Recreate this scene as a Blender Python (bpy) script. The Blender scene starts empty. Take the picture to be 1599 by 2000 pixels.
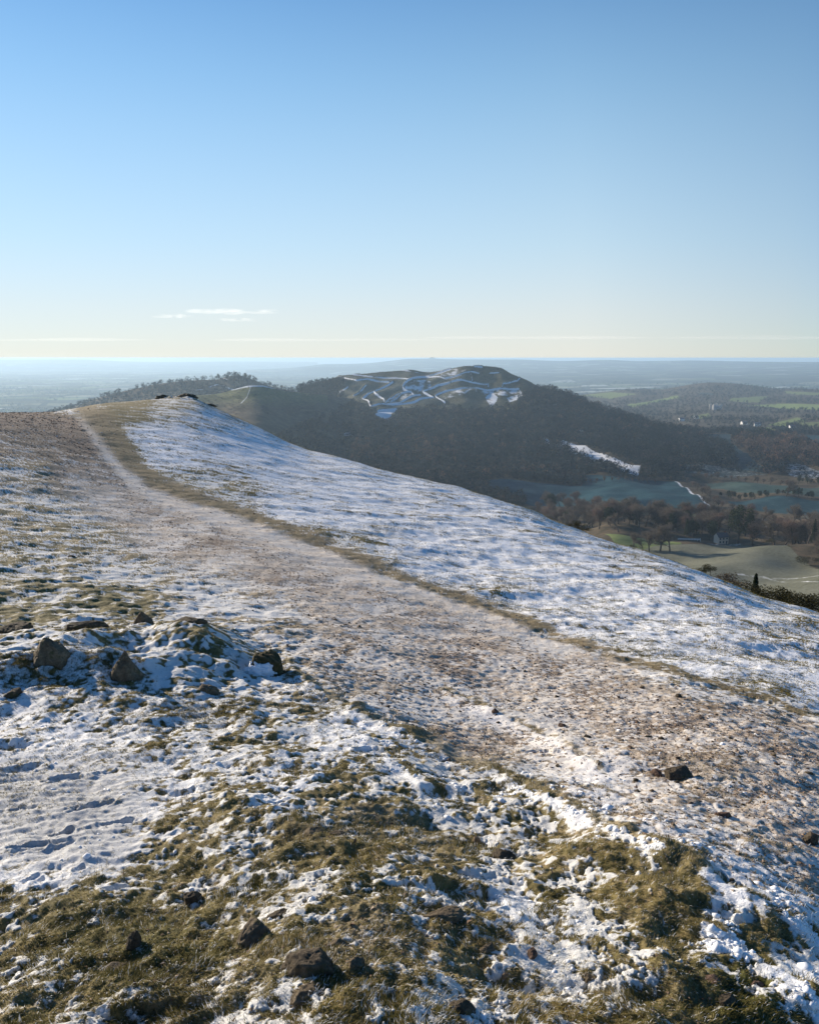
import bpy, math, random
import numpy as np

# ------------------------------------------------------------------ camera, sky, sun, exposure
S = bpy.context.scene
COL = S.collection
EYE = 1.65
PITCH = math.radians(10.95)
FPX = 1556.0                      # focal length in pixels of the 1599 x 2000 photograph
SUN_AZ = math.radians(-48.0)      # left of the viewing direction
SUN_EL = math.radians(15.2)

cam_d = bpy.data.cameras.new("camera")
cam = bpy.data.objects.new("camera", cam_d)
COL.objects.link(cam)
cam.location = (0, 0, EYE)
cam.rotation_euler = (math.pi / 2 - PITCH, 0, 0)
cam_d.sensor_fit = 'VERTICAL'
cam_d.angle_y = 2 * math.atan(1000.0 / FPX)
cam_d.clip_start = 0.05
cam_d.clip_end = 400000.0
S.camera = cam

world = bpy.data.worlds.new("World")
S.world = world
world.use_nodes = True
wn = world.node_tree.nodes
wl = world.node_tree.links
bg = wn["Background"]
sky = wn.new("ShaderNodeTexSky")
sky.sky_type = 'NISHITA'
sky.sun_disc = False
sky.sun_elevation = SUN_EL
sky.sun_rotation = SUN_AZ
sky.altitude = 300
sky.air_density = 0.8
sky.dust_density = 0.03
sky.ozone_density = 6.0
# thin high haze of a winter morning: the blue pales towards the horizon, most of all on the sun's side
tc = wn.new("ShaderNodeTexCoord")
sepz = wn.new("ShaderNodeSeparateXYZ"); wl.new(tc.outputs["Generated"], sepz.inputs[0])
dotn = wn.new("ShaderNodeVectorMath"); dotn.operation = 'DOT_PRODUCT'
wl.new(tc.outputs["Generated"], dotn.inputs[0])
dotn.inputs[1].default_value = (math.sin(SUN_AZ), math.cos(SUN_AZ), 0.0)


def wramp(src, stops):
    r = wn.new("ShaderNodeValToRGB"); e = r.color_ramp.elements
    while len(e) < len(stops): e.new(.5)
    for el, (p_, c_) in zip(e, stops): el.position = p_; el.color = (*c_, 1) if isinstance(c_, tuple) else (c_, c_, c_, 1)
    wl.new(src, r.inputs[0])
    return r.outputs[0]


def wmul(a, b):
    m = wn.new("ShaderNodeMix"); m.data_type = 'RGBA'; m.blend_type = 'MULTIPLY'; m.inputs[0].default_value = 1
    wl.new(a, m.inputs[6])
    if isinstance(b, tuple): m.inputs[7].default_value = (*b, 1)
    else: wl.new(b, m.inputs[7])
    return m.outputs[2]


v_fac = wmul(wramp(sepz.outputs[2], [(0.0, .86), (.06, .80), (.13, .68), (.25, .46), (.38, .20), (.55, .03), (.8, 0.0)]), wramp(dotn.outputs["Value"], [(0.0, .20), (.12, .50), (.3, .86), (.5, 1.0), (1.0, 1.0)]))
v_col = wmul(wramp(sepz.outputs[2], [(0.0, (.84, .775, .70)), (.05, (.80, .785, .745)), (.13, (.70, .81, .82)), (.3, (.58, .83, .91)), (.6, (.42, .78, .98))]), wramp(dotn.outputs["Value"], [(0.0, .60), (.12, .70), (.5, .95), (.9, .98)]))
v_col = wmul(v_col, (6.65, 6.78, 6.75))
v_mix = wn.new("ShaderNodeMix"); v_mix.data_type = 'RGBA'
wl.new(v_fac, v_mix.inputs[0]); wl.new(wmul(sky.outputs[0], (.82, 1.03, 1.0)), v_mix.inputs[6]); wl.new(v_col, v_mix.inputs[7])
wl.new(v_mix.outputs[2], bg.inputs[0])
bg.inputs[1].default_value = 0.098

sun_d = bpy.data.lights.new("sun", 'SUN')
sun_d.energy = 5.0
sun_d.angle = math.radians(0.5)
sun_d.color = (1.0, 0.87, 0.70)
sun = bpy.data.objects.new("sun", sun_d)
COL.objects.link(sun)
sun.location = (-40, 40, 60)
sun.rotation_euler = (math.pi / 2 - SUN_EL, 0, math.pi - SUN_AZ)

S.view_settings.view_transform = 'Standard'
S.view_settings.look = 'None'
S.view_settings.exposure = 0.72
S.view_settings.gamma = 1.0
S.cycles.use_denoising = True
S.cycles.max_bounces = 6
S.cycles.diffuse_bounces = 3
S.cycles.glossy_bounces = 2
S.cycles.transparent_max_bounces = 8
S.cycles.volume_bounces = 1

rng = np.random.default_rng(7)
random.seed(7)

# ------------------------------------------------------------------ small maths helpers
SP, CP = math.sin(PITCH), math.cos(PITCH)


def ray(px, py):
    """azimuth and tangent of the elevation of a viewing direction"""
    px = np.asarray(px, float); py = np.asarray(py, float)
    xc = (px - 799.5) / FPX; yc = (1000.0 - py) / FPX
    dy = CP + yc * SP; dz = -SP + yc * CP
    h = np.hypot(xc, dy)
    return np.arctan2(xc, dy), dz / h


def project(x, y, z):
    """plan position and height above the eye -> map coordinates used by the painting tables"""
    dep = y * CP - z * SP
    up = y * SP + z * CP
    dep = np.maximum(dep, 1e-3)
    return 799.5 + FPX * x / dep, 1000.0 - FPX * up / dep


def smooth(a, b, x):
    t = np.clip((x - a) / (b - a), 0, 1)
    return t * t * (3 - 2 * t)


def _hash(ix, iy, seed):
    h = (ix.astype(np.int64) * 374761393 + iy.astype(np.int64) * 668265263 + seed * 1442695041) & 0xFFFFFFFF
    h = ((h ^ (h >> 13)) * 1274126177) & 0xFFFFFFFF
    return (h ^ (h >> 16)) & 0xFFFF


def noise(x, y, seed=0):
    """gradient noise, about -0.7 .. 0.7"""
    xf = np.floor(x); yf = np.floor(y)
    fx = x - xf; fy = y - yf
    u = fx * fx * fx * (fx * (fx * 6 - 15) + 10)
    v = fy * fy * fy * (fy * (fy * 6 - 15) + 10)
    ix = xf.astype(np.int64); iy = yf.astype(np.int64)

    def g(ox, oy):
        a = _hash(ix + ox, iy + oy, seed) * (2 * math.pi / 65536.0)
        return np.cos(a) * (fx - ox) + np.sin(a) * (fy - oy)
    n0 = g(0, 0) * (1 - u) + g(1, 0) * u
    n1 = g(0, 1) * (1 - u) + g(1, 1) * u
    return n0 * (1 - v) + n1 * v


def gauss_cdf(z):
    return 1 / (1 + np.exp(-1.702 * z))


def catmull(xs, ys, q):
    """monotone piecewise cubic (PCHIP)"""
    xs = np.asarray(xs, float); ys = np.asarray(ys, float)
    h = np.diff(xs); d = np.diff(ys) / h
    m = np.zeros_like(ys)
    m[0] = d[0]; m[-1] = d[-1]
    for i in range(1, len(xs) - 1):
        if d[i - 1] * d[i] > 0:
            w1 = 2 * h[i] + h[i - 1]; w2 = h[i] + 2 * h[i - 1]
            m[i] = (w1 + w2) / (w1 / d[i - 1] + w2 / d[i])
    q = np.asarray(q, float)
    i = np.clip(np.searchsorted(xs, q) - 1, 0, len(xs) - 2)
    t = np.clip((q - xs[i]) / h[i], 0, 1)
    return ((2 * t**3 - 3 * t**2 + 1) * ys[i] + (t**3 - 2 * t**2 + t) * h[i] * m[i]
            + (-2 * t**3 + 3 * t**2) * ys[i + 1] + (t**3 - t**2) * h[i] * m[i + 1])


def polydist(x, y, pts):
    """distance to a polyline, signed side, and parameter along it (0..1)"""
    best = np.full(x.shape, 1e18); side = np.zeros(x.shape); par = np.zeros(x.shape)
    n = len(pts) - 1
    for i in range(n):
        ax, ay = pts[i]; bx, by = pts[i + 1]
        dx, dy = bx - ax, by - ay
        L = dx * dx + dy * dy + 1e-12
        t = np.clip(((x - ax) * dx + (y - ay) * dy) / L, 0, 1)
        ex = x - ax - t * dx; ey = y - ay - t * dy
        d = ex * ex + ey * ey
        k = d < best
        best = np.where(k, d, best)
        side = np.where(k, np.sign(dx * (y - ay) - dy * (x - ax)), side)
        par = np.where(k, (i + t) / n, par)
    return np.sqrt(best), side, par


def inside(x, y, poly):
    r = np.zeros(x.shape, bool)
    n = len(poly)
    for i in range(n):
        ax, ay = poly[i]; bx, by = poly[(i + 1) % n]
        if ay == by:
            continue
        c = ((ay > y) != (by > y)) & (x < (bx - ax) * (y - ay) / (by - ay) + ax)
        r ^= c
    return r


# ------------------------------------------------------------------ Blender helpers
def mesh_obj(name, verts, faces, mat, parent=None, smooth_=True, attrs=None):
    """verts (n,3); faces an (m,k) int array or a list of such arrays"""
    verts = np.ascontiguousarray(verts, np.float32)
    fl = faces if isinstance(faces, list) else [faces]
    fl = [np.asarray(f, np.int32) for f in fl if len(f)]
    me = bpy.data.meshes.new(name)
    me.vertices.add(len(verts))
    me.vertices.foreach_set("co", verts.ravel())
    loops = np.concatenate([f.ravel() for f in fl])
    tot = np.concatenate([np.full(len(f), f.shape[1], np.int32) for f in fl])
    start = np.concatenate([[0], np.cumsum(tot)[:-1]]).astype(np.int32)
    me.loops.add(len(loops))
    me.loops.foreach_set("vertex_index", loops)
    me.polygons.add(len(tot))
    me.polygons.foreach_set("loop_start", start)
    me.polygons.foreach_set("loop_total", tot)
    if attrs:
        for k, a in attrs.items():
            at = me.attributes.new(k, 'FLOAT', 'POINT')
            at.data.foreach_set("value", np.ascontiguousarray(a, np.float32).ravel())
    me.update(calc_edges=True)
    me.polygons.foreach_set("use_smooth", np.full(len(tot), smooth_))
    me.materials.append(mat)
    o = bpy.data.objects.new(name, me)
    COL.objects.link(o)
    if parent is not None:
        o.parent = parent
    return o


def grid_faces(nr, nc):
    i = np.arange(nr - 1)[:, None] * nc + np.arange(nc - 1)[None, :]
    return np.stack([i, i + 1, i + nc + 1, i + nc], -1).reshape(-1, 4)


def empty(name, loc=(0, 0, 0), rz=0.0):
    o = bpy.data.objects.new(name, None)
    o.empty_display_size = 0.2
    COL.objects.link(o)
    o.location = loc
    o.rotation_euler = (0, 0, rz)
    return o


def tag(o, label=None, cat=None, group=None, kind=None):
    if label: o["label"] = label
    if cat: o["category"] = cat
    if group: o["group"] = group
    if kind: o["kind"] = kind
    return o


def dup(root, loc, rz=0.0, sc=1.0):
    c = root.copy(); COL.objects.link(c)
    c.location = loc; c.rotation_euler = (root.rotation_euler[0], root.rotation_euler[1], rz)
    c.scale = (sc, sc, sc) if not isinstance(sc, tuple) else sc
    for ch in root.children:
        k = ch.copy(); COL.objects.link(k); k.parent = c
    return c


# ------------------------------------------------------------------ material helpers
class NT:
    def __init__(self, name):
        self.m = bpy.data.materials.new(name)
        self.m.use_nodes = True
        self.t = self.m.node_tree
        self.n = self.t.nodes
        self.p = self.n["Principled BSDF"]
        self.p.inputs["Specular IOR Level"].default_value = 0.15

    def link(self, a, b): self.t.links.new(a, b)

    def new(self, t, **kw):
        o = self.n.new(t)
        for k, v in kw.items(): setattr(o, k, v)
        return o

    def attr(self, name):
        a = self.new("ShaderNodeAttribute", attribute_name=name)
        return a.outputs["Fac"]

    def coord(self): return self.new("ShaderNodeTexCoord").outputs["Object"]

    def noise(self, scale, detail=4, rough=0.6, vec=None, dim='3D'):
        x = self.new("ShaderNodeTexNoise", noise_dimensions=dim)
        x.inputs["Scale"].default_value = scale
        x.inputs["Detail"].default_value = detail
        x.inputs["Roughness"].default_value = rough
        self.link(vec if vec is not None else self.coord(), x.inputs["Vector"])
        return x.outputs["Fac"]

    def ramp(self, fac, stops):
        r = self.new("ShaderNodeValToRGB")
        e = r.color_ramp.elements
        while len(e) < len(stops): e.new(0.5)
        for el, (p, c) in zip(e, stops):
            el.position = p; el.color = (*c, 1)
        self.link(fac, r.inputs[0])
        return r.outputs[0]

    def math(self, op, a, b=None, c=None):
        x = self.new("ShaderNodeMath", operation=op)
        for i, v in enumerate((a, b, c)):
            if v is None: continue
            if isinstance(v, (int, float)): x.inputs[i].default_value = v
            else: self.link(v, x.inputs[i])
        return x.outputs[0]

    def step(self, v, a, b):
        x = self.new("ShaderNodeMapRange", interpolation_type='SMOOTHSTEP')
        self.link(v, x.inputs["Value"])
        x.inputs["From Min"].default_value = a
        x.inputs["From Max"].default_value = b
        return x.outputs["Result"]

    def mix(self, fac, a, b):
        x = self.new("ShaderNodeMix", data_type='RGBA')
        if isinstance(fac, (int, float)): x.inputs["Factor"].default_value = fac
        else: self.link(fac, x.inputs["Factor"])
        for k, v in ((6, a), (7, b)):
            if isinstance(v, tuple): x.inputs[k].default_value = (*v, 1)
            else: self.link(v, x.inputs[k])
        return x.outputs[2]

    def base(self, c, rough=0.85):
        if isinstance(c, tuple): self.p.inputs["Base Color"].default_value = (*c, 1)
        else: self.link(c, self.p.inputs["Base Color"])
        self.p.inputs["Roughness"].default_value = rough

    def bump(self, h, strength, dist):
        b = self.new("ShaderNodeBump")
        b.inputs["Strength"].default_value = strength
        b.inputs["Distance"].default_value = dist
        self.link(h, b.inputs["Height"])
        self.link(b.outputs[0], self.p.inputs["Normal"])


def mat_near():
    t = NT("hillside_turf")
    co = t.coord()
    cover, dirt, frost, moss, trod_dim, thin = (t.attr(k) for k in ("cover", "dirt", "frost", "moss", "trodden", "thin"))
    fine = t.noise(110, 5, 0.65, co)
    mid = t.noise(17, 5, 0.6, co)
    big = t.noise(2.3, 4, 0.6, co)
    s = t.math('ADD', cover, t.math('MULTIPLY', t.math('SUBTRACT', fine, 0.5), 1.15))
    s = t.step(s, 0.30, 0.72)
    grass = t.ramp(t.math('ADD', t.math('MULTIPLY', mid, 0.6), t.math('MULTIPLY', big, 0.4)),
                   [(0.30, (0.06, 0.052, 0.020)), (0.45, (0.14, 0.115, 0.042)), (0.55, (0.21, 0.165, 0.070)), (0.68, (0.36, 0.27, 0.15))])
    mossc = t.ramp(mid, [(0.35, (0.03, 0.035, 0.008)), (0.6, (0.10, 0.105, 0.018))])
    grass = t.mix(moss, grass, mossc)
    soil = t.ramp(t.math('ADD', t.math('MULTIPLY', fine, 0.5), t.math('MULTIPLY', mid, 0.5)),
                  [(0.33, (0.10, 0.068, 0.047)), (0.47, (0.22, 0.155, 0.110)), (0.58, (0.34, 0.25, 0.185)), (0.7, (0.50, 0.40, 0.31))])
    g = t.mix(dirt, grass, soil)
    crs = t.noise(5, 5, 0.7, co)
    fr = t.math('MULTIPLY', frost, t.step(t.math('ADD', t.math('ADD', t.math('MULTIPLY', mid, 0.5), t.math('MULTIPLY', crs, 0.6)), t.math('MULTIPLY', fine, 0.4)), 0.48, 0.82))
    g = t.mix(fr, g, (0.74, 0.655, 0.555))
    snow = t.mix(t.step(big, 0.3, 0.7), (0.86, 0.865, 0.875), (0.80, 0.80, 0.805))
    snow = t.mix(t.math('MULTIPLY', thin, t.math('ADD', t.math('MULTIPLY', fine, 0.7), 0.12)), snow, (0.42, 0.40, 0.33))
    snow = t.mix(trod_dim, snow, (0.47, 0.468, 0.462))  # grey on the trodden patch stands in for dim, glancing sunlight
    dirty = t.math('MULTIPLY', t.math('MAXIMUM', dirt, frost), 0.5)
    snow = t.mix(dirty, snow, (0.60, 0.51, 0.43))
    t.base(t.mix(s, g, snow), 0.8)
    t.bump(t.math('ADD', t.math('MULTIPLY', fine, 0.6), t.math('MULTIPLY', mid, 0.8)), 0.55, 0.02)
    return t.m


def mat_land(name):
    """mid-distance land: woodland floor, fields, snow lines, by vertex masks"""
    t = NT(name)
    co = t.coord()
    snow, field, pasture, tan = (t.attr(k) for k in ("snow", "field", "pasture", "tan"))
    n1 = t.noise(0.03, 6, 0.65, co)
    n2 = t.noise(0.15, 5, 0.65, co)
    rough = t.ramp(t.math('ADD', t.math('MULTIPLY', n1, 0.5), t.math('MULTIPLY', n2, 0.5)),
                   [(0.35, (0.040, 0.036, 0.024)), (0.5, (0.085, 0.068, 0.045)), (0.62, (0.14, 0.105, 0.068)), (0.7, (0.18, 0.145, 0.09))])
    shaded_fieldc = t.ramp(n2, [(0.3, (0.010, 0.042, 0.055)), (0.7, (0.026, 0.070, 0.088))])  # dark teal: the valley's blue shade is put into the field colour
    past = t.ramp(n2, [(0.3, (0.14, 0.19, 0.05)), (0.7, (0.26, 0.30, 0.10))])
    c = t.mix(field, rough, shaded_fieldc)
    c = t.mix(pasture, c, past)
    c = t.mix(tan, c, t.ramp(t.math('ADD', t.math('MULTIPLY', n1, 0.5), t.math('MULTIPLY', t.noise(0.5, 5, 0.7, co), 0.5)), [(0.35, (0.085, 0.088, 0.062)), (0.6, (0.19, 0.19, 0.145))]))
    n3_ = t.noise(0.45, 4, 0.7, co)
    s = t.math('MULTIPLY', t.step(t.math('ADD', snow, t.math('MULTIPLY', t.math('SUBTRACT', t.math('ADD', n2, n3_), 1.0), 0.9)), 0.3, 0.85), .85)
    c = t.mix(s, c, (0.80, 0.81, 0.83))
    t.base(c, 0.9)
    t.p.inputs["Specular IOR Level"].default_value = 0.05
    return t.m


def mat_plain(name, dim=1.0):
    """far lowland: patchwork of fields and dark hedge lines"""
    t = NT(name)
    co = t.coord()
    v = t.new("ShaderNodeTexVoronoi", feature='F1', voronoi_dimensions='2D')
    v.inputs["Scale"].default_value = 0.0033
    d = t.new("ShaderNodeTexVoronoi", feature='DISTANCE_TO_EDGE', voronoi_dimensions='2D')
    d.inputs["Scale"].default_value = 0.0033
    for k in (v, d): t.link(co, k.inputs["Vector"])
    sep = t.new("ShaderNodeSeparateColor")
    t.link(v.outputs["Color"], sep.inputs[0])
    c = t.ramp(sep.outputs[0], [(0.0, (0.04, 0.042, 0.028)), (0.25, (0.07, 0.065, 0.035)), (0.45, (0.10, 0.13, 0.05)), (0.62, (0.17, 0.21, 0.09)),
                                (0.75, (0.24, 0.24, 0.15)), (0.88, (0.40, 0.42, 0.36)), (1.0, (0.09, 0.07, 0.05))])
    c.node.color_ramp.interpolation = 'CONSTANT'
    n = t.noise(0.0009, 4, 0.6, co)
    c = t.mix(t.step(n, 0.48, 0.60), c, (0.045, 0.042, 0.03))
    c = t.mix(t.step(d.outputs["Distance"], 0.10, 0.04), c, (0.03, 0.03, 0.02))
    if dim < 1: c = t.mix(dim, (.03, .03, .025), c)
    t.base(c, 0.95)
    t.p.inputs["Specular IOR Level"].default_value = 0.0
    return t.m


def mat_leaf(name, c0, c1, scale=1.0, transl=0.25, rough=0.8):
    t = NT(name)
    n = t.noise(scale, 3, 0.6)
    oi = t.new("ShaderNodeObjectInfo")
    f = t.math('ADD', t.math('MULTIPLY', n, 0.8), t.math('MULTIPLY', oi.outputs["Random"], 0.25))
    c = t.ramp(f, [(0.3, c0), (0.75, c1)])
    t.base(c, rough)
    t.p.inputs["Specular IOR Level"].default_value = 0.08
    if transl > 0:
        tr = t.new("ShaderNodeBsdfTranslucent")
        t.link(c, tr.inputs[0])
        mx = t.new("ShaderNodeMixShader")
        mx.inputs[0].default_value = transl
        t.link(t.p.outputs[0], mx.inputs[1]); t.link(tr.outputs[0], mx.inputs[2])
        t.link(mx.outputs[0], t.n["Material Output"].inputs[0])
    return t.m


def mat_attr_leaf(name, ramp_stops, transl):
    t = NT(name)
    c = t.ramp(t.attr("tone"), ramp_stops)
    t.base(c, 0.8)
    t.p.inputs["Specular IOR Level"].default_value = 0.08
    tr = t.new("ShaderNodeBsdfTranslucent")
    t.link(c, tr.inputs[0])
    mx = t.new("ShaderNodeMixShader")
    mx.inputs[0].default_value = transl
    t.link(t.p.outputs[0], mx.inputs[1]); t.link(tr.outputs[0], mx.inputs[2])
    t.link(mx.outputs[0], t.n["Material Output"].inputs[0])
    return t.m


def mat_stone(name, a, b, c, scale=9):
    t = NT(name)
    co = t.coord()
    n = t.noise(scale, 6, 0.65, co)
    f = t.noise(scale * 6, 5, 0.7, co)
    col = t.ramp(t.math('ADD', t.math('MULTIPLY', n, 0.6), t.math('MULTIPLY', f, 0.4)), [(0.32, a), (0.52, b), (0.68, c)])
    m = t.step(t.noise(scale * 1.3, 4, 0.6, co), 0.55, 0.66)
    col = t.mix(t.math('MULTIPLY', m, 0.7), col, (0.055, 0.055, 0.018))
    t.base(col, 0.85)
    t.bump(t.math('ADD', n, t.math('MULTIPLY', f, 0.5)), 0.6, 0.03)
    return t.m


def mat_plain_colour(name, c, var=0.2, scale=3.0, rough=0.8):
    t = NT(name)
    n = t.noise(scale, 4, 0.6)
    lo = tuple(x * (1 - var) for x in c); hi = tuple(min(1, x * (1 + var)) for x in c)
    t.base(t.ramp(n, [(0.3, lo), (0.7, hi)]), rough)
    return t.m


# ------------------------------------------------------------------ the hilltop we stand on
SKY = np.array([(-500, 850), (-250, 822), (0, 806), (60, 806), (120, 804), (150, 798), (190, 790), (230, 786), (270, 783), (300, 781), (350, 779), (385, 783),
                (400, 790), (430, 803), (470, 820), (520, 843), (560, 864), (600, 879), (650, 890), (700, 904), (730, 914), (760, 922), (800, 931),
                (850, 943), (900, 955), (950, 968), (1000, 985), (1050, 1004), (1100, 1026), (1150, 1044), (1200, 1062), (1250, 1077), (1300, 1092),
                (1350, 1112), (1400, 1131), (1450, 1153), (1500, 1171), (1550, 1186), (1600, 1200), (1800, 1262), (2100, 1360), (2600, 1500)], float)
_a, _e = ray(SKY[:, 0], SKY[:, 1])
SK_AZ, SK_T = _a, -_e
RS = np.array([(-500, 40), (0, 45), (120, 50), (170, 66), (230, 82), (400, 88), (560, 76), (715, 64), (900, 56), (1100, 44), (1300, 35), (1600, 27), (2100, 20), (2600, 16)], float)
RS_AZ = ray(RS[:, 0], np.full(len(RS), 900.0))[0]
HK_R = np.array([0, 2, 4, 8, 15, 25, 45, 90.0])
HK_L = np.array([1.65, 1.87, 2.38, 2.85, 3.35, 3.8, 4.0, 4.0])      # left of the view
HK_C = np.array([1.65, 1.80, 2.10, 2.50, 2.85, 3.1, 3.2, 3.2])      # centre
HK_R2 = np.array([1.65, 1.60, 1.55, 1.60, 1.75, 1.9, 2.0, 2.0])     # right


AZG = np.linspace(-1.6, 1.6, 1601)
_tg = np.interp(AZG, SK_AZ, SK_T); _rg = np.interp(AZG, RS_AZ, RS[:, 1])


def _blur(v, sig):
    k = np.arange(-int(4 * sig / .002), int(4 * sig / .002) + 1) * .002
    w = np.exp(-.5 * (k / sig) ** 2); w /= w.sum()
    n = len(k) // 2
    return np.convolve(np.concatenate([np.full(n, v[0]), v, np.full(n, v[-1])]), w, 'valid')


TS_F, TS_M, TS_W = _blur(_tg, .004), _blur(_tg, .03), _blur(_tg, .11)
RS_G = _blur(_rg, .08)


def drop_macro(az, r):
    """height of the eye above the ground"""
    rs = np.interp(az, AZG, RS_G)
    q = r / rs
    w1 = 1 - smooth(.35, .8, q); w2 = smooth(.6, .97, q)
    ts = np.interp(az, AZG, TS_M) * (1 - w1) + np.interp(az, AZG, TS_W) * w1
    ts = ts * (1 - w2) + np.interp(az, AZG, TS_F) * w2
    ts = ts * smooth(0, 6, r) + (0.12 + 0.25 * smooth(-.2, .6, az)) * (1 - smooth(0, 6, r))
    lr = r
    hl = catmull(HK_R, HK_L, lr); hc = catmull(HK_R, HK_C, lr); hr = catmull(HK_R, HK_R2, lr)
    w1 = smooth(-.35, .05, az); w2 = smooth(.0, .5, az)
    h = (hl * (1 - w1) + hc * w1) * (1 - w2) + hr * w2
    s = np.clip(r / rs, 0, 1)
    h = h * (1 - s * s) ** 2
    c = np.interp(az, [-.6, -.3, .0, .4], [.40, .45, .40, .26])
    L = np.interp(az, [-.6, 0, .4], [25, 25, 30])
    q = np.maximum(r - rs, 0)
    return r * ts + h + c * q * q / (q + L)


def ground_near(px, py):
    """plan position where a viewing direction meets the hilltop"""
    az, e = ray(px, py)
    rs = np.interp(az, AZG, RS_G)
    lo = np.full(np.shape(az), 0.3); hi = rs * 0.995
    for _ in range(40):
        m = (lo + hi) / 2
        k = drop_macro(az, m) / m > -e
        lo = np.where(k, m, lo); hi = np.where(k, hi, m)
    return lo * np.sin(az), lo * np.cos(az), lo


# painting tables: snow share, bare-earth share
CTRL = np.array([
    (500, 860, .86, .0), (700, 960, .88, .0), (900, 1050, .88, .0), (1100, 1100, .9, .0), (1300, 1200, .88, .0), (1500, 1300, .86, .0), (1550, 1220, .72, 0),
    (1250, 1085, .74, 0), (1000, 1000, .82, 0), (410, 815, .7, 0), (330, 800, .5, 0), (300, 850, .8, 0), (1590, 1370, .86, 0), (350, 890, .84, 0), (600, 1000, .86, 0),
    (850, 1110, .88, 0), (1100, 1200, .88, 0), (600, 900, .88, 0), (1400, 1180, .8, 0), (1350, 1280, .88, 0),
    (60, 820, .02, 1), (20, 812, .02, 1), (120, 850, .12, .9), (30, 860, .3, .8), (170, 870, .12, .9), (130, 825, .02, 1), (162, 803, .9, .1), (215, 810, .25, .2), (250, 800, .2, .3), (80, 880, .35, .8),
    (150, 920, .32, .9), (50, 920, .5, .3), (250, 960, .32, .9), (300, 1000, .4, .9), (350, 1060, .5, .8), (450, 1060, .32, .9), (550, 1110, .28, .9),
    (650, 1150, .32, .9), (700, 1200, .45, .8), (850, 1250, .42, .9), (900, 1300, .4, .9), (1000, 1330, .45, .9), (1100, 1370, .48, .9), (1200, 1400, .4, .9),
    (1300, 1420, .32, .9), (1450, 1440, .28, .9), (1580, 1470, .22, .9), (1400, 1500, .5, .7), (1500, 1560, .42, .9), (1580, 1620, .2, .95), (1300, 1560, .62, .8),
    (1200, 1500, .72, .7), (1100, 1450, .62, .8), (950, 1390, .65, .7), (930, 1442, .15, .9), (800, 1380, .6, .7), (650, 1300, .5, .7), (1300, 1640, .8, .6),
    (1450, 1720, .85, .5), (1550, 1790, .85, .4), (1150, 1560, .8, .5), (1590, 1700, .6, .8), (750, 1290, .5, .8), (1100, 1300, .5, .8), (1550, 1420, .3, .8),
    (50, 1000, .5, .1), (150, 1050, .52, .05), (50, 1100, .45, 0), (250, 1120, .55, .1), (400, 1180, .6, .2), (100, 1180, .35, 0), (250, 1180, .3, 0), (30, 1225, .2, 0),
    (150, 1250, .62, 0), (500, 1220, .6, .3), (200, 1275, .62, 0), (350, 1260, .5, 0), (450, 1235, .45, .1), (420, 1300, .5, 0), (550, 1340, .6, .1), (100, 1370, .6, 0),
    (250, 1390, .62, 0), (350, 1430, .65, 0), (450, 1400, .62, 0), (30, 1420, .7, 0), (100, 1450, .85, 0), (250, 1470, .7, 0), (550, 1430, .55, 0), (650, 1450, .72, 0), (600, 1510, .72, 0),
    (50, 1550, 1.1, 0), (150, 1560, 1.1, 0), (250, 1580, 1.0, 0), (100, 1650, 1.1, 0), (200, 1680, 1.0, 0), (40, 1720, .95, 0), (320, 1560, .75, 0), (320, 1650, .6, 0), (50, 1790, .55, 0),
    (150, 1810, .32, 0), (50, 1870, .4, 0), (150, 1900, .28, 0), (300, 1750, .4, 0), (400, 1600, .5, 0), (550, 1590, .7, 0), (600, 1640, .12, .1), (700, 1590, .25, .2), (450, 1700, .5, 0),
    (600, 1700, .5, 0), (700, 1700, .2, 0), (450, 1780, .25, 0), (250, 1850, .12, 0), (400, 1850, .08, 0), (500, 1900, .25, .1), (600, 1760, .5, 0), (350, 1950, .15, .1), (200, 1980, .3, 0),
    (600, 1950, .45, 0), (720, 1850, .22, .3), (800, 1700, .5, 0), (850, 1655, .12, .1), (800, 1770, .5, 0), (900, 1780, .42, 0), (950, 1710, .5, 0), (1000, 1780, .7, 0), (1000, 1870, .5, 0),
    (900, 1900, .28, 0), (900, 1970, .5, 0), (750, 1980, .4, 0), (1100, 1800, .6, 0), (1150, 1850, .5, 0), (1100, 1730, .4, 0), (1000, 1640, .4, 0), (900, 1560, .5, 0), (1050, 1600, .5, 0),
    (1200, 1700, .3, 0), (1200, 1780, .22, 0), (1300, 1800, .18, 0), (1250, 1860, .45, 0), (1400, 1870, .6, 0), (1350, 1940, .03, .1), (1450, 1985, .0, 0), (1200, 1950, .3, 0), (1050, 1960, .45, 0),
    (1550, 1930, .78, 0), (1590, 1990, .4, 0), (1500, 1840, .15, 0), (1420, 1785, .65, 0), (1300, 1740, .4, 0), (800, 1540, .5, 0), (750, 1480, .6, 0), (680, 1560, .55, 0), (1560, 1860, .5, 0)], float)
STRIP = [(165, 800), (205, 830), (225, 860), (255, 900), (300, 940), (360, 965), (480, 1003), (600, 1050), (720, 1100), (850, 1152), (1000, 1205), (1200, 1280), (1400, 1335), (1620, 1400)]
FROST = [(150, 802), (225, 905), (270, 950), (340, 985), (420, 1005), (560, 1062), (720, 1120), (850, 1165), (1000, 1222), (1120, 1258), (1250, 1300), (1450, 1365)]
BANK = [(540, 1270), (600, 1335), (720, 1412), (850, 1465), (950, 1505), (1100, 1580), (1200, 1637), (1300, 1690), (1450, 1765), (1620, 1845)]
BANK2 = [(650, 1385), (705, 1435), (780, 1500), (870, 1560)]
BANK3 = [(1080, 1650), (1200, 1720), (1330, 1790), (1450, 1850), (1540, 1920), (1640, 2010)]
BANK4 = [(860, 1340), (960, 1385), (1080, 1440), (1180, 1510)]

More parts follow.
